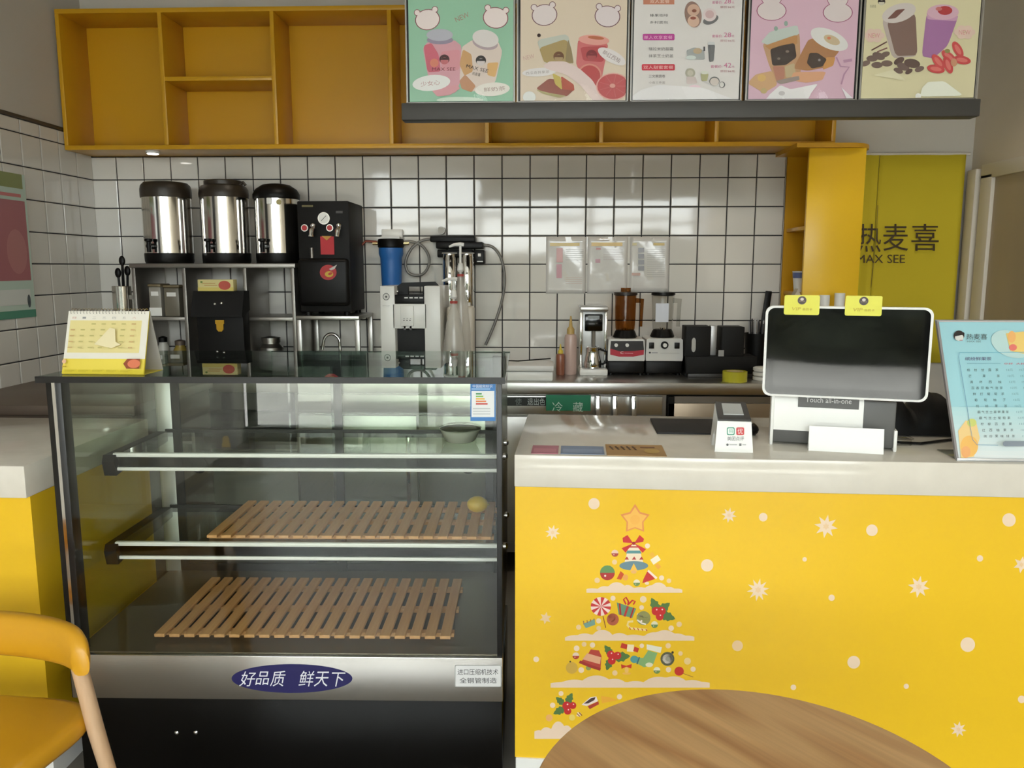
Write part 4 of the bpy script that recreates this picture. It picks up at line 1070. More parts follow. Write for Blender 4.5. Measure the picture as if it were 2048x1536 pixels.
# third tier
for x, y, r, c in ((552, 325, 28, SN), (625, 285, 24, SN2), (707, 293, 26, SN), (597, 537, 28, SN), (925, 565, 26, SN2), (1188, 300, 22, SN), (1448, 533, 26, SN), (1688, 528, 26, SN), (1633, 450, 34, (246, 214, 150)), (1565, 375, 22, SN2), (1445, 300, 26, SN2), (158, 432, 28, SN)): dots(((x, y, r),), c)
ball(545, 398, 33, (180, 62, 44), (238, 214, 190)); ball(505, 515, 58, (214, 172, 74), None, False); A.ell(490, 455, 8, 10, (60, 50, 40)); A.flush('bauble_cap', mc)
A.poly([(690, 335), (770, 345), (795, 400), (785, 535), (580, 460), (640, 420)], (190, 72, 60)).poly([(655, 372), (790, 412), (780, 480), (610, 432)], (232, 176, 140)).ell(668, 515, 26, 24, (150, 164, 96)).line([(580, 455), (690, 500), (785, 530)], 28, (170, 54, 48)); A.flush('red_bell', mc)
holly([((900, 400), (825, 295)), ((890, 415), (1075, 400)), ((890, 410), (845, 540))], ((885, 385, 38), (950, 395, 38), (895, 445, 38)))
A.line([(985, 295), (1045, 312)], 48, (204, 66, 52)).line([(1045, 320), (1110, 325)], 70, (250, 232, 190)).line([(1110, 330), (1155, 345)], 44, (204, 66, 52)); A.flush('wrapped_sweet', mc)
A.poly([(1235, 285), (1385, 315), (1370, 370), (1235, 335)], (238, 234, 216)).poly([(1250, 345), (1340, 370), (1300, 480), (1210, 510), (1085, 440), (1110, 405), (1200, 420)], (140, 180, 120)).ell(1115, 432, 40, 36, (92, 160, 160)).line([(1165, 410), (1140, 480)], 12, (70, 110, 120)).ell(1260, 485, 36, 22, (236, 232, 200)); A.flush('stocking', mc)
ball(1438, 428, 68, (92, 92, 70), None, False); A.ell(1438, 428, 50, 46, (240, 232, 220)); A.ell(1440, 428, 22, 20, (170, 170, 150)); A.ell(1488, 365, 12, 12, (60, 50, 40)); A.flush('bauble_face', mc)
A.poly([(985, 480), (1035, 495), (1090, 478), (1085, 522), (1035, 505), (990, 525)], (206, 60, 44)).ell(1040, 570, 42, 12, (244, 188, 90)).ell(1040, 535, 20, 30, (246, 196, 110)); A.flush('red_bow', mc)
ball(1335, 540, 33, (120, 148, 84), (236, 230, 200)); A.ell(1552, 548, 46, 44, (206, 58, 46)); A.line([(1590, 570), (1690, 605)], 6, (170, 110, 50)); A.flush('lollipop', mc)
cloud(298, 1850, 570, 708, 3.1)
# fourth tier
holly([((450, 880), (510, 760)), ((440, 880), (350, 800)), ((450, 900), (325, 965))], ((455, 885, 42), (515, 882, 34), (465, 935, 36)))
A.poly([(600, 875), (690, 800), (745, 795), (760, 840), (650, 888)], (242, 226, 222)).poly([(622, 865), (690, 812), (738, 800), (725, 830), (665, 862)], (74, 54, 50)).poly([(660, 890), (765, 840), (770, 870), (680, 918)], (186, 66, 54)); A.flush('cocoa_cup', mc)
A.poly([(790, 790), (870, 800), (960, 830), (800, 860)], (244, 178, 60)); A.flush('star_biscuit', mc)
A.line([(555, 965), (590, 975)], 40, (246, 224, 190)); A.line([(555, 960), (585, 990)], 8, (120, 50, 40)).line([(575, 950), (605, 980)], 8, (120, 50, 40)); A.flush('striped_sweet', mc)
for x, y, r, c in ((400, 765, 24, SN), (318, 880, 26, SN), (285, 1003, 34, (240, 180, 110)), (970, 797, 26, SN), (508, 1000, 30, (242, 214, 110))): dots(((x, y, r),), c)
cloud(140, 900, 1010, 1208, 4.6)
A.at(1400, 960, 2.6667)
for x, y, r in ((337, 198, 23), (917, 268, 31), (1648, 213, 36), (38, 455, 33), (558, 423, 12), (1493, 418, 17), (702, 628, 17), (820, 972, 34), (1428, 878, 39), (200, 884, 29), (498, 1106, 15), (1715, 1170, 20), (1100, 1100, 14)): dots(((x, y, r),), SN if r != 29 else SN2)
for x, y, r, n in ((155, 188, 42, 8), (672, 248, 64, 8), (310, 586, 62, 10), (1167, 570, 60, 8), (1715, 452, 46, 6), (1378, 1330, 44, 8)): flake(x, y, r, n)

# ------------------------------------------------------------------ things on the counter
# leaflets lying at the front edge
def leaflet(x0, x1, yb, yt, lab, c, fn=None):
    a = WZ(x0, yb, KZ); b = WZ(x1, yb, KZ)
    w = (b - a).length; d = (WZ((x0 + x1) / 2 + 5, yt, KZ) - WZ((x0 + x1) / 2, yb, KZ)).y
    t = thing('leaflet', lab, 'leaflet', (a.x, a.y + .004, KZ + .0003), K, 'leaflets on the counter')
    MB().box(0, w, 0, d, 0, .0012).obj('card', ink(c), t)
    A = Art((0, 0, .0014), (1, 0, 0), (0, 1, 0), metres=True); A.eps = .0001
    if fn: fn(A, w, d)
    else: A.rect(.006, .01, w - .006, d * .6, tuple(min(255, v + 18) for v in c))
    o = A.obj('print', t, local=True)
leaflet(1062, 1116, 908, 892, 'pink leaflet lying near the left end of the counter', (196, 122, 138))
leaflet(1121, 1209, 909, 893, 'blue leaflet between the pink and brown leaflets', (134, 152, 182))
def lf3(A, w, d):
    [A.line([(.012 + .016 * k, d * .82), (.020 + .016 * k, d * .48)], .006, (96, 66, 38)) for k in range(5)]; [A.line([(.010 + .016 * k, d * .66), (.022 + .016 * k, d * .70)], .004, (96, 66, 38)) for k in range(5)]; A.ell(w * .78, d * .4, w * .13, d * .22, (206, 170, 96)); A.rect(w * .6, d * .75, w * .85, d * .68, (120, 70, 50))
leaflet(1214, 1333, 912, 890, 'brown kraft leaflet with dark printed characters on the counter', (190, 150, 96), lf3)
# black mat
ma = WZ(1306, 868, KZ)
tag(MB().box(0, .30, 0, .235, 0, .006, b=.002).obj('black_mat', mat('rubber_mat', (40, 40, 42), rough=.75), None, (ma.x + .012, ma.y, KZ), (0, 0, K)), 'thin black rubber mat lying behind the payment scanner', 'mat')
# payment code scanner
SA = R(-6)
sn = thing('payment_scanner', 'white box shaped payment scanner with dark top window', 'scanner', (.486, 2.205, KZ), SA)
MB().prism([(0, 0), (.022, 0), (.03, .035), (.05, .055), (.075, .035), (.083, 0), (.13, 0), (.115, .118), (.012, .085)], .0, .104, 'x').taper(.052, .118, .16).obj('body', WHITE, sn, smooth=25)
MB().prism([(.012, .086), (.115, .1185), (.113, .124), (.010, .0915)], .001, .103, 'x').taper(.052, .118, .16).obj('top_frame', mat('scanner_grey', (74, 74, 74), rough=.4), sn)
a_ = math.atan2(.0325, .103)
MB().prism([(.035, .0995), (.098, .119), (.0975, .1215), (.0345, .102)], .020, .084, 'x').taper(.052, .118, .16).obj('scan_window', mat('scan_window', (196, 198, 196), rough=.1), sn)
MS = Matrix.Rotation(SA, 3, 'Z')
fa = math.atan2(.012, .085)
A = Art(Vector((.486, 2.205, KZ)) + MS @ Vector((0, -.0006, 0)), MS @ Vector((1, 0, 0)), MS @ Vector((0, math.sin(fa), math.cos(fa)))).at(1020, 780, 3.793)
A.rrect(1645, 283, 1704, 342, 10, (58, 150, 120)).rrect(1652, 290, 1697, 335, 8, (226, 240, 232)).text('码', 1662, 298, 1690, 326, (58, 150, 120))
A.rrect(1716, 283, 1776, 342, 10, (208, 60, 62)).text('优', 1726, 292, 1766, 334, (240, 220, 220))
A.text('美团点评', 1648, 352, 1775, 384, (112, 112, 116)).ell(1649, 415, 9, 9, (90, 90, 92)).rect(1665, 410, 1722, 419, (190, 190, 190)).rect(1738, 405, 1755, 424, (110, 110, 110)).rect(1762, 410, 1790, 419, (190, 190, 190))
A.obj('scanner_print', sn)

# till with touch screen
PA = R(-15)
po = thing('touch_till', 'white touch screen till with dark screen on a white stand', 'till', (.668, 2.305, KZ), PA)
PW = .33
MB().box(0, PW, .01, .17, .006, .14, b=.006).obj('stand_core', GREYP, po)
MB().prism([(.0, .045), (.0, .13), (.02, .175), (.06, .175), (.02, .045)], .006, PW * .74, 'x').obj('stand_front', WHITE, po)
MB().box(-.003, .006, -.004, .17, 0, .16, b=.002).obj('side_fin', WHITE, po)
MB().box(PW - .004, PW + .005, .0, .17, 0, .06, b=.002).obj('side_fin', WHITE, po)
MB().box(.07, PW * .70, -.003, .0, .115, .160).obj('name_strip', GREYP, po)
MP = Matrix.Rotation(PA, 3, 'Z')
A = Art(Vector((.668, 2.305, KZ)) + MP @ Vector((0, -.0034, 0)), MP @ Vector((1, 0, 0)))
A.metres = True; A.text('Touch all-in-one', .09, .145, PW * .70 - .02, .130, (214, 214, 212)); A.obj('lettering', po)
# screen, tilted back
tilt = R(-.2)
ss = thing('screen', 'dark glossy touch screen with thin white rim', 'x'); del ss['category']
ss.parent = po; ss.location = (-.03, -.045, .150); ss.rotation_euler = (tilt, 0, 0)
SWd, SH = .425, .254
def rr(w, h, r, n=6, x0=0, z0=0):
    p = []
    for cx, cz, a0 in ((w - r, h - r, 0), (r, h - r, 90), (r, r, 180), (w - r, r, 270)):
        for k in range(n + 1): a = R(a0 + 90 * k / n); p.append((x0 + cx + r * math.cos(a), z0 + cz + r * math.sin(a)))
    return p
MB().prism(rr(SWd, SH, .022), 0, .03, 'y').obj('rim', WHITE, ss)
MB().prism(rr(SWd - .014, SH - .012, .018, x0=.007, z0=.006), -.0015, .002, 'y').obj('black_border', mat('screen_border', (20, 20, 20), rough=.04), ss)
MB().box(.028, SWd - .028, -.002, -.0012, .028, SH - .022).obj('display_panel', mat('screen_display', (14, 14, 13), rough=.03, spec=.5, coat=.15), ss)
ss.name = 'screen'
# vip cards clipped on top of the screen
for k, (x, lb) in enumerate(((.048, 'left yellow membership card stuck on the till screen top edge'), (.205, 'right yellow membership card stuck on the till screen top edge'))):
    v_ = thing('membership_card', lb, 'card', (0, 0, 0), group='yellow cards on the till screen')
    T = Matrix.Translation((.668, 2.305, KZ)) @ Matrix.Rotation(PA, 4, 'Z') @ Matrix.Translation((-.03, -.045, .150)) @ Matrix.Rotation(tilt, 4, 'X') @ Matrix.Translation((x, -.0035, SH - .024))
    v_.matrix_world = T; v_.location = T.translation; v_.rotation_euler = T.to_euler()
    MB().prism(rr(.092, .054, .005), -.0008, .0005, 'y').obj('card', mat('card_yellow', (226, 222, 58), rough=.35), v_)
    A = Art((0, -.001, 0), metres=True)
    A.ell(.046, .040, .0115, .0115, (88, 74, 62)).ell(.046, .040, .010, .010, (70, 56, 48)).ell(.046, .043, .0045, .004, (210, 200, 190)).rect(.038, .037, .054, .0385, (150, 130, 110))
    A.text('VIP', .020, .021, .044, .012, (200, 176, 40), shear=.2); A.text('会员卡', .048, .019, .074, .012, (190, 166, 44))
    A.obj('card_print', v_, local=True)
# folded white card in front of the till
pa_ = WZ(1617, 901, KZ); pb_ = WZ(1767, 909, KZ); ang = math.atan2(pb_.y - pa_.y, pb_.x - pa_.x); wl_ = (pb_ - pa_).length
fcx = thing('white_card', 'blank white folded card standing in front of the till', 'card', (pa_.x, pa_.y, KZ), ang)
MB().prism([(0, 0), (.0025, 0), (.0145, .068), (.012, .0685)], 0, wl_, 'x').obj('front_leaf', WHITE, fcx)
MB().prism([(.026, 0), (.0285, 0), (.0145, .068), (.012, .0685)], 0, wl_, 'x').obj('rear_leaf', WHITE, fcx)
# clear plastic clip and black bag behind the till
cl_ = thing('clear_clip_box', 'small clear plastic box beside the till foot', 'plastic box', (1.02, 2.30, KZ), K)
MB().box(0, .05, 0, .04, 0, .018, b=.003).obj('box', CLEAR, cl_); MB().box(-.004, .054, -.003, .043, .018, .024, b=.002).obj('lid', CLEAR, cl_)
bgk = MB()
bgk.grid(lambda u, v: ((u - .5) * .30 * (1 - .25 * v), .11 * math.cos(v * math.pi) * -.9 + 0, (.015 + .11 * math.sin(v * math.pi) * (1 + .25 * math.sin(u * 11) + .15 * math.sin(u * 23 + 1)) * (1 - (2 * u - 1) ** 4))), 22, 10)
tag(bgk.obj('black_bag', BLACKM, None, (1.17, 2.53, KZ - .011), (0, 0, K), sub=1), 'crumpled black bag lying behind the acrylic menu stand', 'bag')
tag(MB().tube([Vector((.0, 0, .005)), Vector((.05, -.04, .005)), Vector((.10, -.05, .005)), Vector((.16, -.02, .005)), Vector((.24, .02, .005))], .004, seg=8).obj('power_cable', BLACK, None, (1.0, 2.36, KZ)), 'black power cable on the counter right of the till', 'cable')
mo = thing('black_mouse', 'small black computer mouse beside the till stand, behind the scanner', 'mouse', (.640, 2.46, KZ), R(20))
MB().sphere((0, 0, .016), .03, s=(.95, 1.5, .75)).obj('shell', BLACK, mo); MB().sphere((0, -.02, .036), .006, s=(.6, 1.4, .6)).obj('wheel', STEELD, mo)

# acrylic menu stand
sa = WZ(1918, 922, KZ); sb_ = WZ(2048, 919.5, KZ)
AA = R(-1)
ms = thing('menu_stand', 'slanted acrylic menu stand with a pale blue drinks list', 'menu stand', (sa.x, 2.125, KZ), AA)
SL, SWm = .40, .297; ti = R(25.5)
zt_, yt_ = SL * math.cos(ti), SL * math.sin(ti)
ACR = glass('acrylic', (236, 240, 240), ior=1.4)
MB().prism([(0, 0), (.003, 0), (.003 + yt_, zt_), (yt_, zt_)], 0, SWm, 'x').obj('rear_plate', ACR, ms)
MB().box(0, SWm, -.008, .12, 0, .003, b=.001).obj('foot_plate', ACR, ms)
EDGE = mat('acrylic_edge', (214, 214, 216), rough=.12, metal=.3)
MB().prism([(-.006, .002), (.004, .002), (.004 + yt_, zt_), (-.006 + yt_, zt_)], -.006, 0, 'x').obj('side_edge', mat('side_edge_grey', (150, 146, 146), rough=.3), ms)
MB().prism([(-.006 + yt_, zt_ - .003), (.004 + yt_, zt_), (.004 + yt_, zt_ + .003), (-.007 + yt_, zt_ + .001)], -.006, SWm, 'x').obj('top_edge', EDGE, ms)
MB().box(-.006, SWm, -.008, -.003, .0, .008, b=.001).obj('bottom_edge', EDGE, ms)
MA = Matrix.Rotation(AA, 3, 'Z')
uzv = MA @ Vector((0, math.sin(ti), math.cos(ti)))
A = Art(Vector((sa.x, 2.125, KZ)) + MA @ Vector((0, -.0012, .0)), MA @ Vector((1, 0, 0)), uzv, rough=.25)
A.clip = (0, SWm, .004, SL)
A.metres = True; A.rect(0, .004, SWm, SL, (168, 218, 228))
for k in range(12): A.rect(0, .004 + k * .012, SWm, .016 + k * .012, (232 - 4 * k, 238 - 1 * k, 238 - .6 * k))
A.metres = False; A.at(1820, 600, 4.267)
A.ell(860, 380, 180, 110, (196, 226, 226), rot=20)
A.poly([(405, 1120), (470, 1030), (560, 1050), (590, 1180), (540, 1340), (430, 1355)], (248, 214, 150)).ell(500, 1250, 75, 90, (250, 196, 110)).ell(470, 1300, 40, 50, (246, 180, 120)).ell(520, 1050, 40, 34, (216, 222, 130))
A.poly([(810, 290), (1400, 250), (1400, 520), (850, 440)], (248, 214, 130)).ell(870, 410, 34, 28, (240, 130, 120)).ell(860, 320, 34, 50, (250, 190, 120))
A.ell(410, 310, 46, 44, (52, 46, 46)).ell(412, 326, 37, 29, (226, 226, 222)).poly([(366, 300), (452, 282), (458, 300), (370, 318)], (52, 46, 46)).rect(413, 348, 440, 353, (190, 110, 110))
A.text('热麦喜', 473, 296, 648, 344, (86, 96, 98)).text('MAX SEE', 478, 354, 596, 368, (110, 128, 130))
FRM = (120, 190, 212)
A.line([(410, 460), (405, 490), (522, 1195), (560, 1240), (740, 1244)], 4, (110, 156, 190)).line([(408, 455), (1400, 452)], 4, FRM)
A.text('缤纷鲜果茶', 458, 494, 684, 524, (92, 70, 120)).rect(475, 546, 760, 551, (140, 190, 206)).text('中杯  大杯', 790, 543, 970, 562, (206, 110, 130))
rows = ('杨枝甘露茶', '芒果茶', '满杯西柚', '百香双柚气泡茶', '鲜打葡萄茶', '葡萄柚子', '桃桃果茶', '霸气芝士草莓果茶', '霸气芝士葡萄果', '柠檬百香果', '红西柚果茶', '缤纷果味绿茶')
for k, r_ in enumerate(rows):
    y = 605 + k * 52.5; x0 = 474 + k * 10; x1 = 740 + k * 9.5
    for j, ch in enumerate(r_):
        xx_ = x0 + (x1 - x0 - 26) * j / (len(r_) - 1); A.text(ch, xx_, y - 11, xx_ + 25, y + 12, (58, 66, 74))
    A.text('12元', 808 + k * 9, y - 9, 862 + k * 9, y + 10, (120, 160, 172)); A.text('15元', 915 + k * 9, y - 9, 970 + k * 9, y + 10, (120, 160, 172))
A.rrect(740, 1225, 950, 1270, 22, (142, 152, 164))
A.obj('menu_print', ms)

# ------------------------------------------------------------------ wall poster on the left wall
lp = thing('wall_poster', 'pink and green poster on the left tiled wall', 'poster', (XL + .012, 3.70, 1.27))
MB().box(0, .004, -.40, 0, 0, .65).obj('poster_sheet', mat('poster_mint', (196, 216, 204), rough=.4), lp)
A = Art((.0042, -.40, 0), (0, 1, 0), (0, 0, 1), metres=True, rough=.4)
A.rect(0, .585, .38, .65, (142, 152, 96)).rect(0, .17, .385, .53, (176, 112, 118)).rect(0, .0, .40, .035, (84, 148, 124)).rect(0, .06, .37, .13, (220, 224, 220)).ell(.30, .30, .07, .1, (190, 130, 130)).rect(.2, .545, .36, .56, (210, 130, 130)).ell(.355, .075, .012, .03, (80, 90, 92))  # haze over the poster is put into these muted, paler colours
A.obj('poster_print', lp, local=True)

# ------------------------------------------------------------------ round table and chair
OAK = bpy.data.materials.new('oak_veneer'); OAK.use_nodes = True
nt = OAK.node_tree; bs = nt.nodes['Principled BSDF']; bs.inputs['Roughness'].default_value = .42
tc = nt.nodes.new('ShaderNodeTexCoord'); mp = nt.nodes.new('ShaderNodeMapping'); mp.inputs['Scale'].default_value = (.16, 1.0, 1.0)
mr_ = nt.nodes.new('ShaderNodeMapping'); mr_.inputs['Rotation'].default_value = (0, 0, R(52))
wv = nt.nodes.new('ShaderNodeTexNoise'); wv.inputs['Scale'].default_value = 5.5; wv.inputs['Detail'].default_value = 1.5; wv.inputs['Distortion'].default_value = .4
mt = nt.nodes.new('ShaderNodeMath'); mt.operation = 'MULTIPLY'; mt.inputs[1].default_value = 9.0
sn_ = nt.nodes.new('ShaderNodeMath'); sn_.operation = 'PINGPONG'; sn_.inputs[1].default_value = 1.0
fn_ = nt.nodes.new('ShaderNodeTexNoise'); fn_.inputs['Scale'].default_value = 90; mp2 = nt.nodes.new('ShaderNodeMapping'); mp2.inputs['Scale'].default_value = (.04, 1, 1)
cr = nt.nodes.new('ShaderNodeValToRGB'); cr.color_ramp.elements[0].color = lin((196, 144, 92)); cr.color_ramp.elements[1].color = lin((226, 180, 124)); cr.color_ramp.elements[0].position = .0; cr.color_ramp.elements[1].position = .75
mxo = nt.nodes.new('ShaderNodeMix'); mxo.data_type = 'RGBA'; mxo.blend_type = 'MULTIPLY'; mxo.inputs['Factor'].default_value = .35
nt.links.new(tc.outputs['Object'], mr_.inputs['Vector']); nt.links.new(mr_.outputs['Vector'], mp.inputs['Vector']); nt.links.new(mp.outputs['Vector'], wv.inputs['Vector']); nt.links.new(wv.outputs['Fac'], mt.inputs[0]); nt.links.new(mt.outputs[0], sn_.inputs[0]); nt.links.new(sn_.outputs[0], cr.inputs['Fac'])
nt.links.new(mr_.outputs['Vector'], mp2.inputs['Vector']); nt.links.new(mp2.outputs['Vector'], fn_.inputs['Vector'])
nt.links.new(cr.outputs['Color'], mxo.inputs['A']); nt.links.new(fn_.outputs['Fac'], mxo.inputs['B']); nt.links.new(mxo.outputs['Result'], bs.inputs['Base Color'])
tb = thing('round_table', 'round oak cafe table in front of the counter', 'table', (.321, 1.042, 0))
MB().lathe([(.326, .712), (.334, .717), (.334, .736), (.331, .74)], seg=96).obj('table_top', OAK, tb, smooth=30)
MB().cyl((0, 0, .025), .035, .69).obj('pedestal', BLACK, tb)
MB().lathe([(.22, 0), (.22, .012), (.05, .028), (0, .03)], seg=48).obj('foot', BLACK, tb)

YV = mat('yellow_vinyl', (208, 152, 30), rough=.38, bump=.08, bscale=60, noise=.2, nscale=5, c2=(198, 142, 26))
ASH = mat('ash_wood', (206, 172, 138), rough=.5, noise=.5, nscale=8, c2=(188, 150, 112), stretch=(6, 6, .6))
CX, CY_ = -1.318, 1.60
ch = thing('cafe_chair', 'yellow upholstered cafe chair with pale wooden legs at the left edge', 'chair', (CX, CY_, 0), R(-4))
# curved padded backrest
def backfn(u, v):
    a = R(12 + 156 * u); rx, ry = .285, .105
    e = (2 * u - 1) ** 6
    zc_ = .637 - .022 * e; hgt = .053 * (1 - .45 * e); th = .026 * (1 - .25 * e)
    b_ = 2 * math.pi * v
    cb, sb2 = math.cos(b_), math.sin(b_)
    px_ = math.copysign(abs(cb) ** .7, cb) * th; pz_ = math.copysign(abs(sb2) ** .7, sb2) * hgt
    return ((rx + px_) * math.cos(a), (ry + px_) * math.sin(a) + .055, zc_ + pz_)
bk = MB(); N = 40
rings = []
for i in range(N + 1):
    rings.append([bk.bm.verts.new(backfn(i / N, j / 14)) for j in range(14)])
for a, b in zip(rings[:-1], rings[1:]):
    for j in range(14): bk.bm.faces.new((a[j], a[(j + 1) % 14], b[(j + 1) % 14], b[j]))
bk.bm.faces.new(rings[0]); bk.bm.faces.new(rings[-1])
bk.obj('backrest', YV, ch, smooth=60)
seat = MB(); sr = []
for sc_k, zk in ((.90, .412), (.97, .416), (1.0, .428), (1.0, .448), (.97, .459), (.90, .463)):
    ring = []
    for k in range(48):
        t_ = 2 * math.pi * k / 48; cs, sn2 = math.cos(t_), math.sin(t_)
        x_ = math.copysign(abs(cs) ** .42, cs); y_ = math.copysign(abs(sn2) ** .42, sn2)
        ring.append(seat.bm.verts.new((x_ * (.245 + .022 * y_) * sc_k, (y_ * .225 - .03) * 1.0 * (sc_k if True else 1), zk)))
    sr.append(ring)
for a_r, b_r in zip(sr[:-1], sr[1:]):
    for k in range(48): seat.bm.faces.new((a_r[k], a_r[(k + 1) % 48], b_r[(k + 1) % 48], b_r[k]))
seat.bm.faces.new(list(reversed(sr[0]))); seat.bm.faces.new(sr[-1])
seat.obj('seat', YV, ch, smooth=50)
for s in (-1, 1):
    MB().tube([(s * .245, .115, .60), (s * .272, .12, .43), (s * .335, .16, 0)], [.0175, .0185, .014], seg=12).obj('rear_leg', ASH, ch)
    MB().tube([(s * .20, -.19, .42), (s * .235, -.24, 0)], [.020, .014], seg=12).obj('front_leg', ASH, ch)
MB().box(-.20, .20, -.20, .14, .385, .415, b=.004).obj('seat_frame', ASH, ch)
# ------------------------------------------------------------------ hanging menu boards over the counter
MY = 2.75
zb0 = W(1300, 240, MY).z; zb1 = W(1300, 206, MY).z
xa = W(806, 225, MY).x; xb = W(1951, 220, MY).x
rl = thing('menu_rail', 'long dark grey rail carrying the five hanging menu boards', 'rail', (xa, MY, zb0))
MB().box(0, xb - xa, -.03, .03, 0, zb1 - zb0, b=.003).obj('rail', mat('rail_grey', (64, 62, 59), rough=.5), rl)
for k, x in enumerate((.12, (xb - xa) - .12)):
    hg = MB().box(-.008, .008, -.006, .010, 0, ZC - zb1).obj('hanger_rod', mat('hanger_grey', (70, 70, 68), rough=.5), None, (xa + x, MY + .042, zb1))
    tag(hg, ('left', 'right')[k] + ' thin grey rod holding the menu rail from the ceiling', 'rod', 'menu rail hanger rods')
    MB().box(x - .008, x + .008, .026, .054, (zb1 - zb0) * .6, zb1 - zb0).obj('hanger_lug', mat('hanger_grey', (70, 70, 68), rough=.5), rl)
HP = .56
def board(x0, x1, i0, i1, lab, c, fn, scale):
    a = W(x0, 200, MY).x; b = W(x1, 200, MY).x
    z0 = zb1 + .0005
    t = thing('menu_board', lab, 'menu board', ((a + b) / 2, MY, z0), 0, 'menu boards on the hanging rail')
    h = (b - a) / 2
    ia, ib = W(i0, 200, MY).x - t.location.x, W(i1, 200, MY).x - t.location.x
    MB().box(-h, h, -.012, .02, 0, HP, b=.002).obj('frame', mat('board_frame_black', (26, 28, 28), rough=.3), t)
    MB().box(-h + .001, -h + .006, -.016, -.010, 0, HP).box(h - .006, h - .001, -.016, -.010, 0, HP).box(-h, h, -.016, -.010, 0, .004).obj('silver_edge', STEELD, t)
    MB().box(ia, ib, -.0145, -.0118, .006, HP - .006).obj('poster_sheet', ink(c, .15), t)
    A = Art((0, MY - .0149, 0), rough=.15, eps=.00008)
    A.clip = (ia + t.location.x, ib + t.location.x, z0 + .006, z0 + HP - .006)
    A.soft = True; A.at(*scale); fn(A); A.obj('poster_print', t)
    FILM = glass('film_cover', (252, 252, 252), ior=1.33, rough=.03)
    fb = MB(); fb.grid(lambda u, v: (ia + (ib - ia) * u, -.019 - .0022 * math.sin(u * 8 + ia * 40) * math.exp(-v * 5) - .0015 * math.sin(u * 17 + v * 30) * math.exp(-v * 7), .006 + (HP - .012) * v), 18, 30)
    fb.obj('film_cover', FILM, t, smooth=180)
    return t
def bear(A, cx, cy, r, rot, line_c=(146, 84, 96), fill=(236, 222, 220)):
    cr, sr = math.cos(R(rot)), math.sin(R(rot))
    for k, c in ((1.0, line_c), (.93, fill)):
        for s in (-1, 1):
            ex, ey = s * r * .72, -r * .70
            A.ell(cx + ex * cr - ey * sr, cy + ex * sr + ey * cr, r * .26 * (1 if k == 1 else .8), r * .26 * (1 if k == 1 else .8), c)
        A.ell(cx, cy, r * k, r * .84 * k, c, rot=rot)
def bob(A, cx, cy, r, c, face):
    A.ell(cx, cy, r, r * .95, c).ell(cx, cy + r * .32, r * .80, r * .70, face); A.poly([(cx - r * .9, cy + r * .12), (cx - r * .85, cy - r * .3), (cx + r * .85, cy - r * .3), (cx + r * .9, cy + r * .12)], c)
def f1(A):
    bear(A, 245, 275, 175, -10); bear(A, 1195, 250, 178, 8)
    A.text('NEW', 625, 205, 830, 275, (170, 140, 128), rot=-24)
    A.poly([(180, 680), (240, 590), (620, 560), (720, 640), (720, 1100), (640, 1300), (360, 1320), (250, 1050)], (214, 160, 172))
    A.poly([(190, 640), (300, 600), (400, 760), (430, 1000), (245, 1010)], (206, 104, 122)).poly([(430, 720), (700, 690), (690, 980), (450, 990)], (216, 150, 160)).ell(340, 880, 60, 60, (216, 130, 110))
    A.ell(420, 560, 185, 60, (150, 140, 160)).ell(415, 490, 185, 85, (184, 184, 196))
    A.poly([(720, 660), (870, 560), (1230, 580), (1290, 720), (1200, 1120), (1120, 1250), (860, 1280), (690, 1150)], (222, 206, 196))
    A.poly([(740, 690), (860, 760), (880, 1000), (760, 1060), (690, 900)], (204, 160, 110)).poly([(1080, 880), (1240, 870), (1190, 1080), (1080, 1050)], (222, 178, 116)).poly([(690, 1130), (770, 1040), (920, 1200), (860, 1290), (720, 1240)], (196, 146, 112))
    A.ell(1050, 600, 180, 95, (176, 158, 164), rot=12).ell(1055, 540, 185, 120, (222, 216, 214), rot=12)
    bob(A, 482, 830, 70, (72, 40, 44), (192, 110, 116)); bob(A, 990, 845, 72, (48, 42, 42), (216, 206, 204))
    A.text('MAX SEE', 310, 945, 635, 990, (120, 60, 70)); A.text('MAX SEE', 785, 935, 1095, 985, (70, 60, 60), rot=14); A.text('热麦喜', 870, 1015, 985, 1060, (90, 80, 78), rot=12)
    A.poly([(300, 1260), (660, 1180), (700, 1240), (560, 1330), (380, 1350)], (216, 158, 166))
    A.ell(300, 1160, 265, 110, (232, 232, 230), rot=-6).ell(1150, 1250, 245, 95, (232, 228, 220), rot=-4)
    A.text('少女心', 150, 1130, 420, 1200, (190, 150, 150), rot=-6).text('鲜奶茶', 1030, 1215, 1330, 1275, (170, 146, 140), rot=-4)
    A.ell(700, 1400, 330, 45, (206, 224, 208))
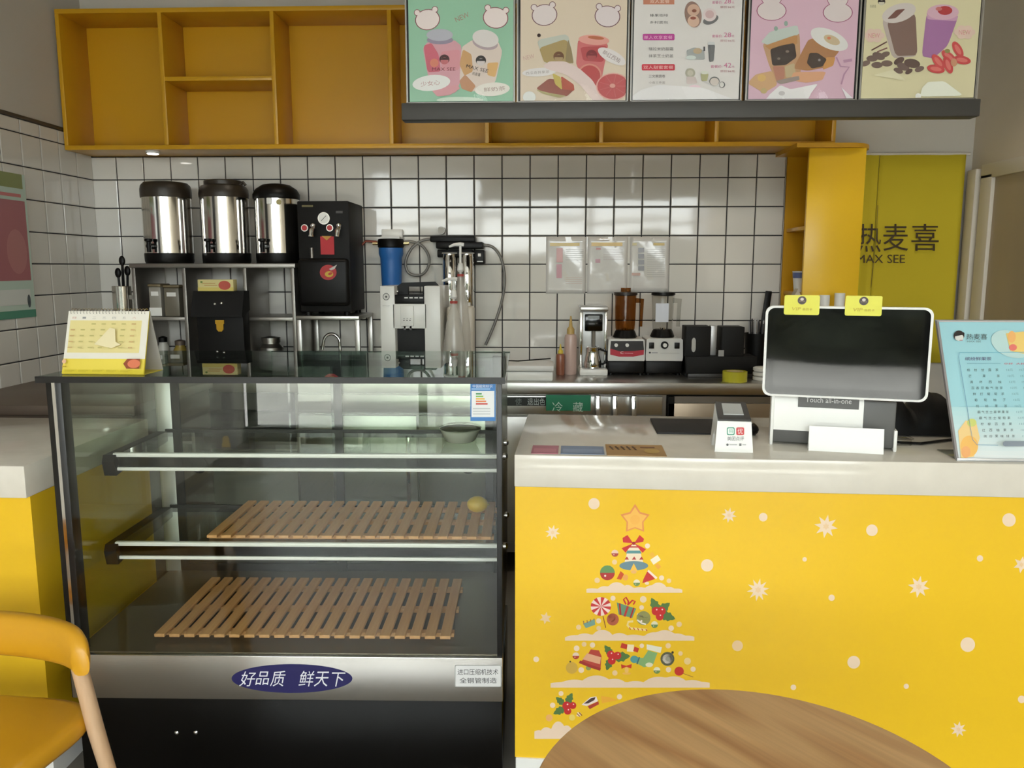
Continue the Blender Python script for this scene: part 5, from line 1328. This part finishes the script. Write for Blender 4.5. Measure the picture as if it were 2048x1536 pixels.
def f2(A):
    bear(A, 412, 210, 180, -8, (120, 84, 92), (226, 214, 214)); bear(A, 1290, 230, 180, 6, (120, 84, 92), (226, 214, 216))
    A.poly([(300, 560), (740, 470), (830, 890), (420, 900)], (196, 200, 190)).poly([(335, 670), (720, 540), (815, 890), (410, 880)], (172, 150, 100)).poly([(740, 540), (790, 700), (820, 890), (700, 860)], (150, 132, 96)).ell(335, 495, 26, 26, (70, 52, 48))
    bob(A, 610, 790, 74, (112, 76, 52), (176, 150, 110)); A.text('NEW', 115, 770, 270, 830, (206, 170, 162), rot=-14)
    A.poly([(880, 540), (1310, 590), (1200, 1150), (1090, 1160), (850, 920)], (206, 110, 112)).ell(1100, 560, 215, 70, (226, 160, 150), rot=4).poly([(910, 660), (1290, 640), (1230, 870), (950, 850)], (184, 72, 78)).ell(1130, 530, 115, 24, (190, 110, 80), rot=6)
    bob(A, 1070, 770, 76, (130, 48, 56), (176, 76, 80)); A.ell(1040, 1060, 170, 170, (216, 140, 130)).ell(1040, 1065, 150, 150, (188, 74, 76))
    A.ell(1350, 790, 215, 85, (226, 220, 220), rot=28).text('莓红西柚', 1210, 755, 1480, 825, (150, 130, 132), rot=28)
    A.poly([(290, 1240), (470, 1100), (640, 1120), (820, 1260), (720, 1350), (500, 1330)], (150, 84, 72)).poly([(290, 1250), (480, 1300), (720, 1340), (620, 1370), (380, 1310)], (176, 166, 120)).poly([(520, 1020), (640, 1080), (660, 1260), (560, 1180)], (200, 180, 96)).poly([(640, 1060), (820, 1180), (830, 1270), (660, 1250)], (184, 90, 72))
    A.ell(340, 1010, 240, 60, (226, 222, 222), rot=-4).text('西瓜奇异果茶', 150, 995, 480, 1035, (160, 150, 150), rot=-4)
    A.poly([(390, 920), (480, 860), (700, 860), (900, 960), (1080, 1120), (1250, 1420), (1100, 1420), (900, 1180), (700, 1040), (450, 970)], (226, 206, 202))
    A.ell(1370, 1210, 240, 190, (226, 170, 160)).ell(1370, 1210, 222, 175, (190, 78, 82)).ell(1360, 1200, 40, 30, (224, 160, 150))
    for k in range(9): a = R(40 * k); A.line([(1370 + 50 * math.cos(a), 1205 + 40 * math.sin(a)), (1370 + 200 * math.cos(a), 1205 + 155 * math.sin(a))], 6, (206, 110, 110))
    A.ell(200, 1360, 90, 80, (230, 232, 230))
def f3(A):
    A.rect(590, -60, 1015, 60, (196, 130, 106)).text('双人套餐', 680, -10, 950, 45, (236, 206, 190))
    for x0, y0, s in ((680, 190, '榛果咖啡'), (680, 285, '乡村面包')): A.text(s, x0, y0, x0 + 250, y0 + 40, (86, 84, 84))
    A.rrect(583, 462, 1018, 550, 18, (186, 70, 150)).text('单人欢享套餐', 600, 486, 990, 536, (236, 170, 214))
    A.text('瑞拉米奶甜霜', 665, 645, 1000, 692, (96, 90, 92)).text('抹茶芝士奶盖', 665, 742, 1000, 786, (96, 90, 92))
    A.rrect(570, 876, 1022, 962, 18, (204, 52, 72)).text('双人甜蜜套餐', 592, 896, 1000, 944, (240, 190, 190))
    A.text('三文果蔬卷', 665, 1020, 890, 1062, (110, 100, 104)).text('小食三件套', 665, 1110, 890, 1146, (150, 140, 142))
    PK = (208, 120, 160)
    for y, n in ((40, '28'), (500, '28'), (915, '42')):
        A.text('套餐价:', 1530 - (y > 800) * 20, y - 25, 1670, y + 15, PK).text(n, 1690, y - 55, 1790, y + 10, PK).text('元', 1800, y - 22, 1832, y + 12, PK).text('原价36元', 1640, y + 42, 1840, y + 74, (176, 120, 130))
    A.ell(1270, 200, 115, 180, (150, 122, 112), rot=-10).ell(1275, 140, 85, 80, (206, 170, 150)).ell(1275, 290, 80, 80, (214, 180, 160)).ell(1285, 150, 32, 22, (140, 90, 74)).ell(1270, 250, 40, 20, (150, 90, 76))
    A.ell(1510, 270, 110, 60, (110, 110, 112), rot=-22).ell(1495, 205, 95, 90, (222, 208, 208)).ell(1495, 200, 60, 56, (206, 176, 178))
    A.poly([(1470, 600), (1570, 610), (1550, 840), (1490, 850)], (110, 112, 114)).poly([(1465, 615), (1480, 570), (1560, 575), (1572, 615)], (206, 208, 210))
    A.poly([(1180, 690), (1290, 650), (1420, 690), (1430, 820), (1190, 810)], (170, 174, 174)).ell(1330, 700, 60, 40, (190, 170, 140)).ell(1240, 790, 70, 30, (206, 216, 212)).rect(1410, 640, 1432, 700, (80, 80, 84))
    A.ell(1230, 1000, 68, 66, (176, 172, 156)).ell(1230, 1000, 40, 40, (196, 192, 176)).poly([(1180, 1050), (1300, 1050), (1330, 1140), (1180, 1150)], (206, 192, 190))
    A.poly([(1370, 1000), (1480, 1010), (1460, 1110), (1385, 1110)], (172, 170, 130)).ell(1425, 995, 54, 22, (214, 216, 206)).ell(1560, 1110, 70, 60, (110, 112, 112)).ell(1560, 1118, 60, 52, (206, 196, 190)).ell(1665, 1160, 40, 42, (100, 102, 104)).ell(1660, 1160, 30, 34, (214, 212, 208))
    A.ell(1290, 1220, 90, 60, (232, 206, 216))
    A.poly([(430, 1320), (560, 1230), (800, 1160), (1100, 1180), (1400, 1200), (1850, 1370), (1850, 1420), (430, 1420)], (230, 228, 230))
def f4(A):
    for cx, cy in ((440, 150), (1365, 175)):
        for k, c in ((1.0, (160, 92, 120)), (.94, (222, 210, 210))): A.ell(cx, cy - 190, 150 * k, 130 * k, c); A.ell(cx, cy, 210 * k, 140 * k, c)
    A.poly([(310, 600), (830, 420), (850, 1000), (800, 1130), (520, 1170), (400, 900)], (196, 156, 120)).poly([(290, 590), (420, 440), (800, 350), (830, 480), (420, 640)], (196, 206, 200)).poly([(340, 640), (800, 480), (800, 620), (420, 700)], (190, 140, 90))
    A.poly([(420, 690), (560, 640), (760, 600), (790, 800), (640, 910), (450, 920)], (66, 54, 50)).ell(540, 820, 22, 18, (130, 116, 110)).ell(660, 720, 26, 18, (140, 124, 116)).poly([(450, 920), (620, 930), (620, 1100), (510, 1140)], (186, 130, 110)).poly([(620, 930), (760, 880), (780, 1060), (640, 1090)], (196, 176, 140))
    A.ell(500, 400, 28, 32, (150, 172, 160)).ell(640, 330, 26, 36, (150, 172, 160))
    A.poly([(970, 520), (1400, 700), (1200, 940), (950, 990), (740, 960)], (176, 126, 86)).poly([(1200, 800), (1330, 800), (1300, 920), (1150, 980)], (206, 150, 90))
    A.ell(1245, 550, 280, 130, (226, 224, 222), rot=24).ell(1280, 560, 120, 60, (204, 184, 152), rot=24).ell(1240, 535, 26, 20, (216, 130, 96))
    A.poly([(970, 740), (1080, 740), (1210, 830), (1150, 930), (1000, 960), (930, 880)], (72, 58, 52)).ell(1105, 840, 18, 18, (160, 150, 150))
    A.poly([(90, 1160), (220, 1040), (450, 990), (520, 1190), (330, 1300)], (206, 166, 122)).ell(300, 1090, 60, 50, (214, 176, 110)).ell(330, 1270, 46, 40, (190, 170, 120)).poly([(740, 1010), (1200, 1000), (1150, 1120), (920, 1160), (700, 1120)], (220, 166, 130)).poly([(500, 1130), (820, 1060), (830, 1120), (560, 1180)], (160, 146, 140))
    A.line([(1340, 800), (1400, 930), (1520, 940), (1450, 1040), (1410, 1180)], 22, (186, 146, 172)).line([(1440, 860), (1560, 840)], 40, (190, 150, 176))
    A.poly([(350, 1440), (400, 1330), (560, 1190), (700, 1250), (1090, 1170), (990, 1300), (940, 1440)], (236, 234, 236)).ell(580, 1305, 44, 32, (200, 196, 200)).poly([(1410, 1220), (1570, 1400), (1480, 1400)], (232, 228, 232))
def f5(A):
    bob(A, 388, 20, 46, (66, 58, 52), (206, 200, 180)); A.text('热麦喜', 245, 60, 320, 96, (150, 146, 120))
    A.poly([(390, 250), (560, 100), (800, 150), (830, 690), (520, 720)], (190, 176, 170)).poly([(450, 270), (640, 260), (805, 170), (828, 680), (560, 690)], (132, 106, 98)).ell(600, 160, 215, 110, (212, 202, 198), rot=-18).poly([(455, 235), (570, 120), (680, 110), (560, 225)], (122, 84, 78))
    A.poly([(940, 150), (1330, 200), (1200, 560), (1020, 720), (880, 690)], (170, 118, 168)).poly([(940, 150), (1330, 190), (1310, 260), (950, 240)], (206, 160, 190)).ell(1140, 150, 195, 95, (218, 178, 196)).ell(1165, 130, 90, 55, (186, 66, 70)).ell(1090, 110, 40, 24, (206, 120, 120))
    for x, y, r in ((190, 780, 60), (270, 720, 70), (350, 690, 80), (430, 670, 60), (330, 800, 70), (450, 780, 70), (600, 750, 70), (650, 820, 80), (760, 780, 100), (850, 850, 60), (590, 870, 60), (720, 880, 50)): A.ell(x, y, r, r * .55, (118, 98, 92) if (x // 10) % 2 else (98, 78, 74), rot=(x * 7) % 60 - 30)
    A.line([(260, 620), (450, 515)], 16, (92, 60, 56)).line([(330, 640), (455, 590)], 16, (130, 90, 86))
    for x, y, a in ((1320, 610, 60), (1210, 700, 40), (1080, 760, 50), (1200, 800, 70), (1370, 740, 10), (1050, 850, 10)): A.ell(x, y, 110, 52, (206, 82, 84), rot=a); A.ell(x, y, 70, 26, (222, 120, 116), rot=a)
    A.ell(1190, 630, 34, 26, (150, 140, 90)).ell(1270, 770, 40, 50, (206, 150, 120))
    for cx, cy in ((290, 440), (1400, 400)):
        for k in range(6): A.ell(cx + 80 * math.cos(k * 1.05), cy + 50 * math.sin(k * 1.05), 52, 40, (226, 200, 186))
        A.text('NEW', cx - 70, cy - 26, cx + 70, cy + 30, (216, 150, 150))
    A.poly([(270, 930), (520, 860), (690, 1000), (480, 960)], (228, 222, 190)).poly([(950, 1010), (1150, 1000), (1390, 1180), (850, 1190), (880, 1080)], (232, 234, 220)).ell(830, 1185, 36, 36, (240, 240, 236))
board(814, 1031, 821, 1027, 'mint green menu board with pink and cream drink jars', (152, 198, 170), f1, (820, 0, 6.98))
board(1033, 1256, 1041, 1250, 'cream menu board with watermelon tea and red grapefruit drinks', (222, 206, 186), f2, (1030, 0, 6.98))
board(1258, 1481, 1264, 1475, 'white menu board listing set meals with pink prices', (222, 218, 216), f3, (1200, 0, 6.827))
board(1487, 1710, 1494, 1703, 'pink menu board with two brown sugar milk drinks', (218, 182, 200), f4, (1480, 0, 6.983))
board(1713, 1947, 1718, 1942, 'pale yellow menu board with chocolate and strawberry shakes', (222, 214, 176), f5, (1700, 0, 6.142))
